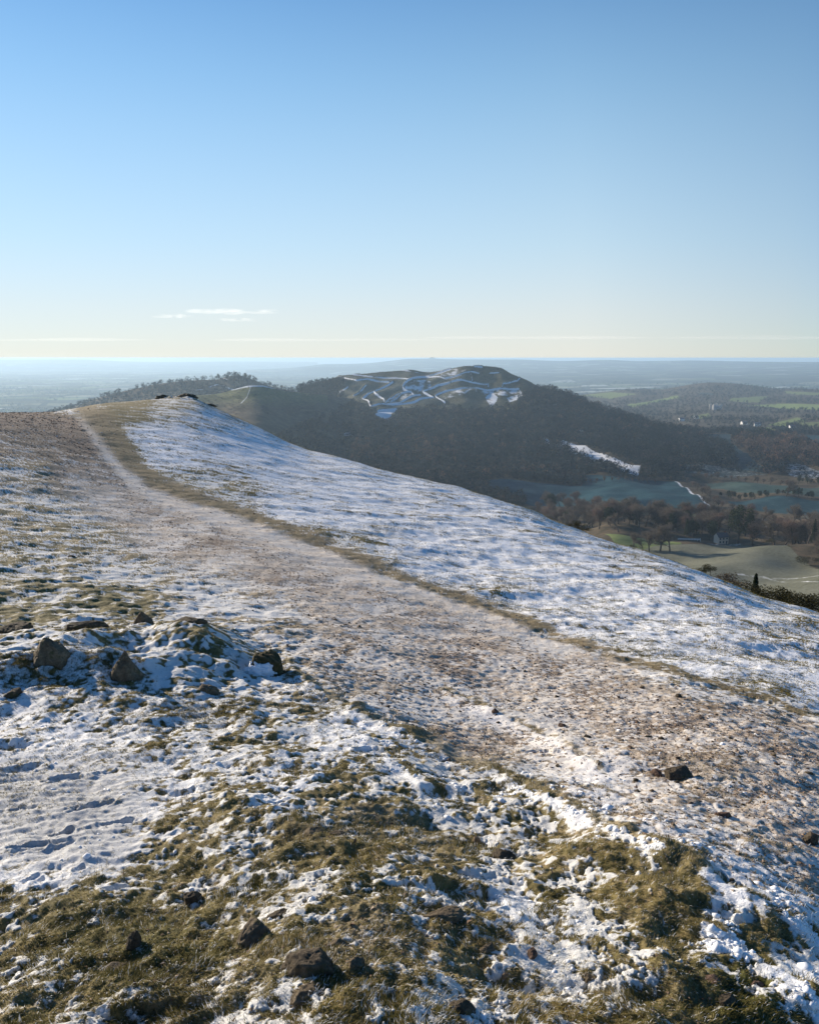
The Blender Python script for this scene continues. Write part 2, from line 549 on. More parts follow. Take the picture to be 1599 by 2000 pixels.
GX0, GX1, GY0, GY1, GS = -600.0, 2300.0, 770.0, 2300.0, 4.0
gx = np.arange(GX0, GX1, GS); gy = np.arange(GY0, GY1, GS)
GXX, GYY = np.meshgrid(gx, gy)
num = np.zeros((2,) + GXX.shape); den = np.zeros(GXX.shape)
for cx, cy, s_, d_ in CTRL:
    ys = 1.0 + 1.8 * max(0, (1250 - cy) / 450)
    w = 1.0 / (((GXX - cx) / 60) ** 2 + ((GYY - cy) * ys / 45) ** 2 + 0.06) ** 2
    num[0] += w * s_; num[1] += w * d_; den += w
M_SNOW, M_DIRT = num / den
warp = 10 * noise(GXX / 37, GYY / 23, 91) + 6 * noise(GXX / 15, GYY / 9, 92)
dS, sideS, tS = polydist(GXX, GYY + warp * .45, STRIP)
wS = np.interp(tS, [0, .12, .25, .4, .7, 1], [22, 27, 17, 11, 10, 10])
strip = np.exp(-(dS / wS) ** 4) * np.interp(tS, [0, .3, .75, .85, 1], [.9, 1.0, .95, .95, .9])
right_of = (sideS < 0)                                   # snowy outer slope side
M_DIRT = np.where(right_of & (GYY < 1500), M_DIRT * np.exp(-(dS / 12) ** 2), M_DIRT)
dF, _, tF = polydist(GXX, GYY + warp, FROST)
wF = np.interp(tF, [0, .15, .4, .7, .9, 1], [8, 16, 30, 36, 26, 14])
M_FROST = np.exp(-(dF / wF) ** 2) * np.interp(tF, [0, .12, .8, 1], [.8, 1, .9, .3])
M_FROST = np.where(right_of, M_FROST * np.exp(-(dS / 14) ** 2), M_FROST)
M_SNOW = M_SNOW * (1 - strip) + (.04 + .14 * (GXX > 500)) * strip
M_FROST = np.maximum(M_FROST, np.clip(.55 + .7 * noise(GXX / 120, GYY / 34, 93) + .4 * noise(GXX / 45, GYY / 14, 94), .1, .9) * M_DIRT * smooth(880, 1000, GYY)) * (1 - strip)
M_SNOW = M_SNOW * (1 - .6 * M_FROST) + .6 * M_FROST * .42
M_DIRT = np.maximum(M_DIRT * (1 - strip) + .3 * strip, M_FROST * .9 * (1 - strip))
for b_, wd, k_ in ((BANK, 7, .55), (BANK3, 7, .5), (BANK2, 6, .4), (BANK4, 4, .4)):
    d_, _, t_ = polydist(GXX, GYY + warp * .3, b_)
    M_SNOW = M_SNOW - k_ * np.exp(-((d_ - 0) / wd) ** 2) * smooth(0, .1, t_)
    dl, sl, _ = polydist(GXX, GYY - 16 + warp * .3, b_)
    M_SNOW = M_SNOW + .5 * k_ * np.exp(-(dl / 10) ** 2) * smooth(0, .1, t_)
    M_DIRT = M_DIRT * (1 - .8 * np.exp(-(d_ / (wd * 1.5)) ** 2))
M_MOSS = (np.exp(-((GXX - 1430) / 120) ** 2 - ((GYY - 1940) / 60) ** 2) + .5 * np.exp(-((GXX - 330) / 200) ** 2 - ((GYY - 1860) / 70) ** 2)
          + .35 * np.exp(-((GXX - 150) / 150) ** 2 - ((GYY - 1170) / 60) ** 2))
M_ICE = np.exp(-((GXX - 120) / 190) ** 4 - ((GYY - 1600) / 130) ** 4)   # smooth trodden snow patch, also greyed for the glancing light
M_ROUGH = np.clip(1 - .55 * M_DIRT - .85 * M_ICE - .35 * (right_of & (GYY < 1450)), .12, 1)


def sample(M, px, py):
    u = np.clip((px - GX0) / GS, 0, M.shape[1] - 1.001); v = np.clip((py - GY0) / GS, 0, M.shape[0] - 1.001)
    i = u.astype(int); j = v.astype(int); fu = u - i; fv = v - j
    return (M[j, i] * (1 - fu) + M[j, i + 1] * fu) * (1 - fv) + (M[j + 1, i] * (1 - fu) + M[j + 1, i + 1] * fu) * fv


def to_world(line):
    x, y, _ = ground_near(np.array([p[0] for p in line], float), np.array([p[1] for p in line], float))
    return list(zip(x, y))


W_BANK = [to_world(b) for b in (BANK, BANK2, BANK3, BANK4)]
MOUND = to_world([(-160, 1330), (60, 1305), (180, 1300), (300, 1290), (400, 1275), (520, 1278)])
# boot prints and hollows in the snow patch: map position, length, width, turn, depth (metres)
PRINTS = [(180, 1580, .29, .10, .5, .035), (70, 1665, .28, .10, .3, .035), (128, 1635, .16, .11, .3, .04), (130, 1520, .30, .12, .2, .03), (30, 1582, .28, .12, .2, .03), (235, 1615, .20, .10, .2, .03),
          (235, 1750, .15, .10, .3, .03), (65, 1738, .12, .08, .3, .025), (160, 1713, .10, .08, 0, .02), (45, 1500, .30, .16, .5, .04), (210, 1508, .18, .10, .2, .02), (20, 1460, .35, .2, .3, .05),
          (125, 1660, .14, .07, .2, .02), (325, 1640, .16, .1, .5, .03), (362, 1550, .2, .12, .2, .03), (722, 1475, .28, .2, 0, .04), (880, 1420, .25, .12, -.3, .04), (1060, 1470, .35, .12, -.4, .04),
          (960, 1730, .45, .2, -.3, .035), (880, 1760, .5, .2, .1, .035), (550, 1590, .5, .25, 0, .03), (1005, 1925, .35, .22, -.3, .035), (300, 1975, .4, .15, .2, .05), (1420, 1810, .5, .12, -.5, .035)]


def near_height(x, y, r, az, foot):
    """micro relief in metres; foot = local mesh spacing, finer waves are dropped"""
    dr = drop_macro(az, r)
    px, py = project(x, y, -dr)
    ro = sample(M_ROUGH, px, py); di = sample(M_DIRT, px, py); ice = sample(M_ICE, px, py)

    def oct_(wl, seed, sx=1.0, sy=1.0):
        k = smooth(0.33, 0.16, foot / wl)
        return noise(x / wl * sx, y / wl * sy, seed) * k
    # the whole hilltop: soft swells and terracettes on the outer slope
    h = (.10 * oct_(6.0, 1) + .075 * oct_(2.3, 2)) * (1 - .6 * di)
    outer = smooth(8, 16, r) * smooth(-.35, .1, az)
    cs, sn = math.cos(.6), math.sin(.6)
    ux, uy = x * cs + y * sn, -x * sn + y * cs
    outer = outer * (1 - .85 * di) * .75
    h += outer * (.14 * noise(ux / 5.2, uy / 2.1, 3) + .10 * noise(ux / 2.4, uy / 1.0, 4) * smooth(.5, .2, foot) + .05 * oct_(.6, 43) + .035 * oct_(.27, 44))
    fine = ro * (.034 * oct_(.19, 7) + .024 * oct_(.085, 8) + .013 * oct_(.04, 9) + .006 * oct_(.02, 10))
    h += ro * (.070 * oct_(.95, 5) + .045 * oct_(.42, 6)) + fine
    # tussocks: rounded tops with sharp hollows between
    tus = np.abs(oct_(.36, 11) + .5 * oct_(.15, 12))
    h += ro * (1 - di) * .042 * (0.3 - tus)
    # stony trodden ground
    h += di * (.018 * oct_(.12, 13) + .014 * np.maximum(oct_(.055, 14), 0) + .006 * oct_(.025, 15))
    h += ice * (.032 * oct_(.34, 16, 1, 2.2) + .020 * oct_(.12, 17, 1, 2) + .008 * oct_(.05, 18) + .004 * oct_(.025, 19))
    micro = h.copy()
    # the stony rise on the left
    d, s, t = polydist(x, y, MOUND)
    face = d / 1.25
    h += .34 * np.exp(-face ** 2) * np.interp(t, [0, .06, .75, 1], [0, 1, .9, 0]) * (1 + .5 * noise(x / .8, y / .8, 20))
    k = np.exp(-((px - 290) / 300) ** 2 - ((py - 1290) / 85) ** 2)
    h += k * (.13 * noise(x / .85 + 3, y / .85, 73) + .10 * np.abs(noise(x / .42, y / .42, 74)) + .05 * oct_(.2, 75) - .02)
    # little turf banks along the path
    for w, a, k in zip(W_BANK, (.055, .06, .05, .04), range(4)):
        d, s, t = polydist(x + .05 * noise(x / .3, y / .3, 21 + k), y + .05 * noise(x / .3, y / .3, 31 + k), w)
        prof = np.where(s > 0, np.exp(-(d / .5) ** 2), np.exp(-(d / .15) ** 2))
        h += a * prof * np.interp(t, [0, .06, .94, 1], [0, 1, 1, 0]) * (1 + .6 * noise(x / .5, y / .5, 25 + k))
    for (qx, qy, L, W, an, dep), (wx, wy) in zip(PRINTS, PRINT_W):
        k = np.abs(x - wx) + np.abs(y - wy) < 1.2
        if not k.any(): continue
        ex, ey = x[k] - wx, y[k] - wy
        ex = ex + .06 * noise(x[k] / .09, y[k] / .09, 45) + .03 * noise(x[k] / .035, y[k] / .035, 47); ey = ey + .06 * noise(x[k] / .09, y[k] / .09, 46) + .03 * noise(x[k] / .035, y[k] / .035, 48)
        u = ex * math.cos(an) + ey * math.sin(an); v = -ex * math.sin(an) + ey * math.cos(an)
        q = (u / (L / 2)) ** 2 + (v / (W / 2)) ** 2
        h[k] += .72 * dep * (-1.0 * (1 - smooth(.2, 1.3, q)) + .28 * np.exp(-((q - 1.5) / .5) ** 2))
    # rock knoll on the skyline
    kx, ky, kr = KNOLL
    e = np.exp(-(((x - kx) / 3.4) ** 2 + ((y - ky) / 3.0) ** 2))
    h += e * (.25 + .5 * noise(x / 1.3, y / 1.3, 41) + .3 * noise(x / .6, y / .6, 42))
    h *= 1 - smooth(130, 200, r)
    return dr, h, px, py, ro, di, ice, micro, fine


PRINT_W = to_world([(p[0], p[1]) for p in PRINTS])
KNOLL = (lambda a: (82 * math.sin(a), 82 * math.cos(a), 82))(float(ray(345, 790)[0]))


def near_surface(x, y, foot=0.02):
    x = np.atleast_1d(np.asarray(x, float)); y = np.atleast_1d(np.asarray(y, float))
    r = np.hypot(x, y); az = np.arctan2(x, y)
    dr, h, *_ = near_height(x, y, r, az, np.full(x.shape, foot))
    return EYE - dr + h


def snow_cover(x, y, h, px, py, di, ice, foot):
    sn = sample(M_SNOW, px, py)

    def o(wl, seed):
        return noise(x / wl, y / wl, seed) * smooth(0.5, 0.2, foot / wl)
    ng = .30 * o(.85, 51) + .55 * o(.36, 52) + .6 * o(.15, 53) + .7 * o(.065, 54) + .6 * o(.03, 55) + .4 * o(.016, 66)
    npth = .6 * o(.9, 56) + .5 * o(.25, 57) + .8 * o(.09, 58) + .8 * o(.042, 59) + .5 * o(.022, 60)
    far = smooth(10, 30, np.hypot(x, y))
    ng = ng + far * (.38 * noise(x / 2.6, y / 1.2, 61) + .3 * noise(x / 1.1, y / .7, 62) + .4 * o(.12, 67))
    spk = np.random.default_rng(5).normal(0, 1, x.shape) * .20 * smooth(5, 20, np.hypot(x, y))
    ng = ng + spk; npth = npth + spk
    n = ng * (1 - di) + npth * di
    n = n + 2.6 * np.clip(h, -.07, .07) * (1 - .6 * di)
    u = gauss_cdf(n / .36)
    k = 1.5 + .0 * u
    return np.clip(.5 + (sn - u) * k, -.3, 1.3), sn


def build_near():
    a1 = np.radians(np.arange(-31.5, 31.5, .052))
    st = .052; ext = []; a = 31.5
    while a < 80:
        st = min(st * 1.055, 1.5); a += st; ext.append(a)
    ext = np.radians(np.array(ext))
    az = np.concatenate([-ext[::-1], a1, ext])
    rows = [0.3]
    while rows[-1] < 700:
        r = rows[-1]
        if r < 1.2: d = .05
        elif r < 110: d = min(max((.00135 - .00075 * min(max((r - 4) / 4, 0), 1)) * r * r / (2.3 + .03 * r), .004), .0042 * r)
        else: d = .035 * r
        rows.append(r + d)
    rr = np.array(rows)
    R, A = np.meshgrid(rr, az, indexing='ij')
    foot = np.maximum(np.gradient(rr)[:, None] * .8, R * np.maximum(np.gradient(az)[None, :], 1e-4))
    nr, nc = R.shape
    R = R.ravel(); A = A.ravel(); F = foot.ravel()
    X = R * np.sin(A); Y = R * np.cos(A)
    F2 = np.sqrt(F * R * np.maximum(np.broadcast_to(np.gradient(az)[None, :], (nr, nc)).ravel(), 1e-4))
    dr, h, px, py, ro, di, ice, micro, finer = near_height(X, Y, R, A, .7 * F + .3 * F2)
    cov, sn = snow_cover(X, Y, micro, px, py, di, ice, .5 * F + .5 * F2)
    fr = sample(M_FROST, px, py); mo = sample(M_MOSS, px, py)
    thick = smooth(.25, .9, cov)
    lump = noise(X / .05, Y / .05, 71) * smooth(.35, .15, F / .05) + .7 * noise(X / .11, Y / .11, 72) * smooth(.35, .15, F / .11)
    z = EYE - dr + h - .6 * thick * finer + thick * (.007 + .007 * lump) * (1 - .6 * di) * (1 - .5 * ice)
    me = mesh_obj("hillside", np.stack([X, Y, z], -1), grid_faces(nr, nc)[:, ::-1], mat_near(),
                  attrs=dict(cover=cov, dirt=di, frost=fr, moss=np.clip(mo, 0, 1), trodden=np.clip(ice, 0, 1), thin=smooth(.85, .45, sn)))
    tag(me, kind="structure")
    return dict(X=X, Y=Y, Z=z, R=R, cov=cov, di=di, px=px, py=py, sn=sn, mo=mo, F=F, A=A)


NEAR = build_near()

# ------------------------------------------------------------------ land beyond: sheets through measured sight lines
def sheet(name, px0, px1, step, skyline, cols, mat, paint, rowstep=1.6, back=((25, .10), (90, .2), (300, .3), (900, .36)), foot=((.9, 30), (.78, 80)), rough=6.0):
    """one hill: for each azimuth the ground rises through (row, distance) pairs to its skyline and falls away behind"""
    pxs = np.arange(px0, px1 + .1, step)
    sk = catmull([p[0] for p in skyline], [p[1] for p in skyline], pxs)
    cpx = np.array([c[0] for c in cols], float)
    nrow = int((max(c[1][-1][0] for c in cols) - min(p[1] for p in skyline)) / rowstep)
    T = np.linspace(0, 1, nrow) ** 1.15
    # every column: distance against t, 0 at its skyline and 1 at its lowest row
    tab = []
    low = []
    for p, tb in cols:
        pys = np.array([q[0] for q in tb], float); rs = np.array([q[1] for q in tb], float)
        pys[0] = catmull([k[0] for k in skyline], [k[1] for k in skyline], np.array([float(p)]))[0]
        for i in range(1, len(pys)): pys[i] = max(pys[i], pys[i - 1] + 2)
        tab.append((pys, rs)); low.append(pys[-1])
    lowp = np.interp(pxs, cpx, low)
    PY = sk[None, :] + T[:, None] * (lowp - sk)[None, :]
    Rr = np.zeros_like(PY)
    i = np.clip(np.searchsorted(cpx, pxs) - 1, 0, len(cpx) - 2)
    f = np.clip((pxs - cpx[i]) / (cpx[i + 1] - cpx[i]), 0, 1)
    f = f * f * (3 - 2 * f)
    for j in range(len(pxs)):
        v = []
        for q in (i[j], i[j] + 1):
            pys, rs = tab[q]
            # shift the table so its skyline sits on this column's skyline
            yy = pys + (sk[j] - pys[0]) * np.exp(-(pys - pys[0]) / 60.0)
            v.append(np.exp(catmull(yy, np.log(rs), PY[:, j])))
        Rr[:, j] = v[0] * (1 - f[j]) + v[1] * f[j]
    AZ, E = ray(np.broadcast_to(pxs, PY.shape), PY)
    Z = EYE + Rr * E
    # small relief, none on the skyline itself
    X = Rr * np.sin(AZ); Y = Rr * np.cos(AZ)
    Z = Z + rough * (.6 * noise(X / 130, Y / 130, 81) + .4 * noise(X / 47, Y / 47, 82)) * smooth(0, .08, T)[:, None]
    bx, by, bz = [], [], []
    for d, s in back:
        bx.append((Rr[0] + d) * np.sin(AZ[0])); by.append((Rr[0] + d) * np.cos(AZ[0])); bz.append(Z[0] - d * s - d * max(0, 0))
    fx, fy, fz = [], [], []
    for k, dz in foot:
        fx.append(Rr[-1] * k * np.sin(AZ[-1])); fy.append(Rr[-1] * k * np.cos(AZ[-1])); fz.append(Z[-1] - dz)
    X = np.vstack(bx[::-1] + [X] + fx); Y = np.vstack(by[::-1] + [Y] + fy); Z = np.vstack(bz[::-1] + [Z] + fz)
    PYY = np.vstack([np.full((len(back), len(pxs)), -999.), PY, np.full((len(foot), len(pxs)), 9999.)])
    PXX = np.broadcast_to(pxs, X.shape)
    at = paint(PXX, PYY, X, Y)
    if 'rise' in at: Z = Z + at.pop('rise')
    nr, nc = X.shape
    o = mesh_obj(name, np.stack([X, Y, Z], -1).reshape(-1, 3), grid_faces(nr, nc)[:, ::-1], mat, attrs={k: v.ravel() for k, v in at.items()})
    tag(o, kind="structure")
    nb = len(back)
    return dict(X=X[nb:nb + nrow], Y=Y[nb:nb + nrow], Z=Z[nb:nb + nrow], px=PXX[nb:nb + nrow], py=PY, R=Rr, at={k: v[nb:nb + nrow] for k, v in at.items()}, pxs=pxs, o=o)


def on_sheet(sh, px, py):
    """3-D point where a sight line meets a sheet"""
    j = int(np.clip(np.searchsorted(sh['pxs'], px), 0, len(sh['pxs']) - 1))
    c = sh['py'][:, j]
    i = np.interp(py, c, np.arange(len(c)))
    k = int(i); k2 = min(k + 1, len(c) - 1); f = i - k
    return tuple(sh[q][k, j] * (1 - f) + sh[q][k2, j] * f for q in 'XYZ')


def z5(l): return [(660 + a / 6.662, 690 + b / 6.662) for a, b in l]
def z6(l): return [(860 + a / 6.662, 690 + b / 6.662) for a, b in l]
def z4(l): return [(380 + a / 5.33, 690 + b / 5.33) for a, b in l]


CAMP_LINES = [(z5(l), w, s) for l, w, s in [
    ([(0, 305), (120, 340), (240, 375), (380, 355), (520, 370), (660, 380)], 1.1, 1), ([(170, 275), (300, 295), (400, 310), (550, 315), (700, 320), (850, 330), (920, 350)], 1.0, 1),
    ([(1460, 210), (1350, 250), (1250, 285), (1150, 315), (1040, 320), (920, 360), (870, 400), (845, 440), (850, 470), (900, 495), (950, 500), (975, 540), (980, 570), (1070, 560)], 1.6, 1.1),
    ([(975, 570), (920, 590), (850, 615), (780, 640), (640, 660), (520, 670), (420, 690), (405, 640), (370, 600), (320, 565), (400, 510), (470, 490), (560, 450), (650, 415), (710, 385)], 1.3, 1.1),
    ([(470, 490), (480, 520), (540, 550), (590, 580), (600, 615)], 1.5, 1), ([(640, 660), (800, 655), (1000, 640), (1100, 620), (1240, 590), (1180, 560), (1130, 535), (1105, 510), (1200, 475), (1300, 430), (1400, 410), (1500, 385), (1600, 370)], 1.4, 1.1),
    ([(1390, 650), (1330, 620), (1280, 590), (1265, 560), (1310, 530), (1400, 500), (1599, 480)], 1.3, .95), ([(620, 640), (680, 570), (760, 530), (860, 510), (920, 500)], 1.0, .9),
    ([(690, 620), (760, 570), (840, 520)], .9, .9), ([(1150, 320), (1300, 330), (1400, 350), (1500, 330), (1599, 295)], 1.0, .95), ([(980, 370), (1060, 375), (1140, 380)], 1.0, .8),
    ([(1000, 465), (1060, 445), (1110, 430)], 1.1, .9), ([(0, 550), (80, 500), (130, 460)], 1.3, .85), ([(200, 540), (300, 480), (370, 430)], 1.2, .6), ([(520, 735), (640, 728), (760, 718)], 1.5, 1)]]
CAMP_LINES += [(z6(l), w, s) for l, w, s in [
    ([(0, 430), (100, 410), (220, 370), (400, 375), (620, 380), (622, 412)], 1.0, .95), ([(0, 520), (120, 495), (250, 475), (350, 460), (440, 455), (600, 465), (700, 445), (800, 435), (1020, 450)], 1.2, 1),
    ([(60, 345), (200, 310), (320, 255), (420, 240), (500, 250)], 1.0, .9), ([(390, 255), (415, 360)], .8, .75), ([(800, 420), (815, 380), (900, 375), (1000, 360), (1030, 330)], 1.0, .9), ([(640, 250), (760, 250)], .9, .7),
    ([(440, 175), (540, 180)], 1.3, .8)]]
CAMP_PATCH = [(z5([(480, 760), (560, 735), (760, 715), (720, 770), (660, 850), (580, 830), (500, 800)]), .95), (z6([(580, 560), (640, 500), (700, 520), (740, 560), (720, 620), (660, 690), (620, 640)]), .95),
              (z6([(860, 560), (960, 540), (1060, 520), (1070, 570), (960, 600), (900, 620)]), .85), (z6([(440, 460), (700, 450), (1040, 455), (1070, 520), (900, 540), (700, 540), (450, 520)]), .52),
              (z6([(0, 540), (250, 490), (420, 470), (300, 560), (60, 600)]), .42), (z5([(850, 420), (950, 380), (1150, 370), (1300, 440), (1100, 500), (980, 540), (880, 480)]), .4),
              (z5([(600, 640), (700, 560), (860, 510), (960, 540), (900, 600), (760, 640)]), .42), (z6([(0, 230), (200, 200), (330, 220), (200, 300), (0, 330)]), .42), (z5([(740, 215), (900, 215), (1080, 260), (960, 240)]), .7),
              ([(1060, 855), (1085, 868), (1100, 858), (1145, 878), (1200, 895), (1250, 913), (1245, 926), (1180, 916), (1140, 897), (1100, 882), (1065, 870)], 1.15),
              ([(1165, 830), (1180, 828), (1186, 838), (1172, 838)], .8), ([(1195, 832), (1212, 838), (1202, 842)], .8), ([(1125, 842), (1140, 842), (1136, 848)], .6)]
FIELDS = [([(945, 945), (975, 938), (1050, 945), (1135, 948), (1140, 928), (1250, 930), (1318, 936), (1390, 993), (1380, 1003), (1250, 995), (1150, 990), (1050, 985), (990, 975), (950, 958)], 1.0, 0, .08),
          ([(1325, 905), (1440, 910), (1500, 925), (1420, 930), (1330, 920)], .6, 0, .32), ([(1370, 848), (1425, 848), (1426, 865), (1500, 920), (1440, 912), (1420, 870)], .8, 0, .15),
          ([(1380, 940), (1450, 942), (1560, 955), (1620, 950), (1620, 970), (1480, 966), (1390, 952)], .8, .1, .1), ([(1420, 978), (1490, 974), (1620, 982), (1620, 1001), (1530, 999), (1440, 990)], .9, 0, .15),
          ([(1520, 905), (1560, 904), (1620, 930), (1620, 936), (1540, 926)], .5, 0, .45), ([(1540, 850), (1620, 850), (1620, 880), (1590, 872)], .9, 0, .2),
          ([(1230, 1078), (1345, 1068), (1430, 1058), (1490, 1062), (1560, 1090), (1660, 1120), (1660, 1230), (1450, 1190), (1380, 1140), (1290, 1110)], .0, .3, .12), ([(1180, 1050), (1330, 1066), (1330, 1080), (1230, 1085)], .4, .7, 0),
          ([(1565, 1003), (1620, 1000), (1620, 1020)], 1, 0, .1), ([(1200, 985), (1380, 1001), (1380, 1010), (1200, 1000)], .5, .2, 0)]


def paint_camp(px, py, X, Y):
    z = np.zeros(px.shape)
    snow, field, past = z.copy(), z.copy(), z.copy()
    wx = px + 2.5 * noise(X / 40, Y / 40, 101); wy = py + 1.2 * noise(X / 40, Y / 40, 102)
    for poly, s in CAMP_PATCH:
        k = inside(wx, wy, poly); snow[k] = np.maximum(snow[k], s * 1.0 + .8 * noise(X[k] / 16, Y[k] / 30, 104) + .5 * noise(X[k] / 7, Y[k] / 14, 105))
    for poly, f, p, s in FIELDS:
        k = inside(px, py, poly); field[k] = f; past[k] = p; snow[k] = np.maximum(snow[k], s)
    for line, w, s in CAMP_LINES:
        d, _, _ = polydist(px, py, line); snow = np.maximum(snow, (s * 1.2 + 1.0 * noise(X / 26, Y / 26, 103) + .5 * noise(X / 8, Y / 8, 106)) * np.exp(-(d / (w * .85)) ** 2))
    for line, w, s in [([(1318, 936), (1350, 962), (1390, 994)], 2.2, .7), ([(1440, 1120), (1520, 1122), (1610, 1123)], 1.6, .5), ([(1500, 1122), (1600, 1138)], 1.3, .5), ([(1380, 1062), (1450, 1058)], 1.2, .5)]:
        d, _, _ = polydist(px, py, line); snow = np.maximum(snow, s * np.exp(-(d / w) ** 2))
    # grassy, less wooded top
    topg = smooth(832, 800, py) * smooth(640, 690, px) * smooth(1060, 1010, px)
    past = np.maximum(past, .12 * topg)
    rise = z.copy()
    for line, w, s in CAMP_LINES:
        d, _, _ = polydist(px, py + 1.6, line); rise = np.maximum(rise, 2.4 * np.exp(-(d / 1.7) ** 2))
        d, _, _ = polydist(px, py - 2.2, line); rise -= 1.3 * np.exp(-(d / 2.2) ** 2)
    return dict(snow=snow, field=field, pasture=past, rise=rise, tan=topg * np.clip(.45 + .8 * noise(X / 60, Y / 40, 107), 0, .8) * smooth(960, 860, px) + .9 * inside(px, py, FIELDS[7][0]) + .8 * inside(px, py, FIELDS[9][0]))  # tan on the top's left side paints in its sunlit look; fields are tan themselves


CAMP_SKY = [(580, 758), (600, 752), (640, 742), (670, 733), (700, 731), (740, 727), (780, 724), (800, 722), (835, 727), (870, 722), (895, 717), (910, 715), (945, 715), (975, 718), (1000, 731), (1030, 743), (1050, 754),
            (1080, 762), (1110, 773), (1150, 788), (1200, 806), (1250, 821), (1300, 834), (1350, 842), (1400, 846), (1500, 848), (1600, 850), (1760, 855)]
CAMP_COLS = [(580, [(758, 2000), (800, 1960), (900, 1900), (1000, 1850)]), (640, [(742, 1970), (770, 1900), (800, 1830), (900, 1600), (1000, 1300)]),
             (700, [(731, 1950), (745, 1890), (760, 1830), (778, 1745), (800, 1600), (850, 1350), (900, 1100), (1000, 850)]),
             (800, [(722, 1950), (740, 1870), (765, 1790), (790, 1700), (810, 1600), (850, 1380), (900, 1150), (950, 950), (1010, 780)]),
             (940, [(715, 1900), (735, 1850), (760, 1780), (790, 1680), (830, 1500), (880, 1250), (920, 1080), (950, 960), (1020, 780)]),
             (1100, [(770, 1800), (800, 1650), (850, 1400), (900, 1180), (940, 1040), (975, 920), (1010, 760), (1080, 560)]),
             (1200, [(806, 1720), (850, 1420), (900, 1170), (930, 1040), (960, 930), (985, 850), (1030, 650), (1060, 560), (1120, 440)]),
             (1300, [(834, 1650), (860, 1450), (900, 1200), (935, 1050), (990, 840), (1040, 650), (1075, 560), (1110, 480), (1170, 380)]),
             (1450, [(847, 1650), (870, 1440), (900, 1230), (940, 1060), (980, 900), (1030, 700), (1060, 600), (1100, 500), (1150, 400), (1220, 300)]),
             (1760, [(855, 1650), (875, 1440), (905, 1230), (945, 1060), (985, 900), (1030, 700), (1060, 600), (1100, 500), (1150, 400), (1280, 260)])]
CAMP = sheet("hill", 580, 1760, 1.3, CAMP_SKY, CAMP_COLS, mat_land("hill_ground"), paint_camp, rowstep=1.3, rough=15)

L2_LINES = [(z4([(0, 430), (150, 425), (300, 395), (420, 375), (540, 347), (620, 337), (700, 337)]), 1.3, 1), (z4([(700, 338), (760, 352), (900, 377), (1050, 397), (1200, 412), (1300, 422)]), 1.2, .95),
            (z4([(585, 350), (570, 400), (540, 460), (480, 520)]), 1.0, .75), (z4([(150, 385), (270, 388), (250, 400)]), 2.0, .8), (z4([(540, 345), (620, 338), (700, 338)]), 2.4, 1)]


def paint_l2(px, py, X, Y):
    z = np.zeros(px.shape); snow = z.copy()
    for line, w, s in L2_LINES:
        d, _, _ = polydist(px, py, line); snow = np.maximum(snow, s * 1.1 * np.exp(-(d / w) ** 2))
    past = .4 * smooth(800, 770, py) * (px > 330) * (px < 640)
    return dict(snow=snow, field=z, pasture=past)


L2_SKY = [(60, 860), (150, 815), (200, 800), (300, 786), (380, 773), (430, 768), (470, 757), (490, 753), (510, 753), (540, 760), (560, 764), (600, 768), (650, 774), (700, 782), (740, 815), (790, 870)]
L2_COLS = [(60, [(860, 1300), (890, 1000)]), (200, [(800, 1500), (860, 1150), (900, 1000)]), (380, [(773, 1500), (800, 1380), (850, 1150), (920, 930)]), (490, [(753, 1500), (780, 1400), (830, 1180), (880, 1000), (950, 850)]),
           (600, [(768, 1620), (800, 1480), (850, 1250), (900, 1050), (960, 850)]), (700, [(782, 1760), (805, 1630), (850, 1390), (900, 1150), (960, 950)]), (790, [(870, 1600), (900, 1450), (960, 1250)])]
L2 = sheet("hill_spur", 60, 790, 1.5, L2_SKY, L2_COLS, mat_land("spur_ground"), paint_l2, rowstep=1.5)

L3_SKY = [(40, 830), (100, 808), (150, 793), (200, 775), (260, 760), (310, 750), (360, 744), (400, 742), (425, 741), (445, 735), (465, 733), (485, 738), (520, 752), (560, 761), (600, 768), (680, 790), (760, 820)]
L3_COLS = [(40, [(830, 2200), (870, 1800)]), (300, [(750, 2350), (770, 2200), (800, 1950), (860, 1700)]), (460, [(733, 2350), (750, 2250), (770, 2150), (800, 1950), (850, 1750)]), (760, [(820, 2350), (850, 2100), (880, 1950)])]


def paint_l3(px, py, X, Y):
    z = np.zeros(px.shape); snow = z.copy()
    for line, w, s in [(z4([(150, 352), (230, 324), (300, 340), (370, 372), (420, 376)]), 1.3, 1), (z4([(290, 262), (340, 268)]), 1.5, .7), (z4([(20, 385), (90, 380)]), 1.2, .8)]:
        d, _, _ = polydist(px, py, line); snow = np.maximum(snow, s * 1.1 * np.exp(-(d / w) ** 2))
    return dict(snow=snow, field=z, pasture=z + .0)


L3 = sheet("wooded_hill", 40, 760, 2.0, L3_SKY, L3_COLS, mat_land("wooded_hill_ground"), paint_l3, rowstep=1.6)

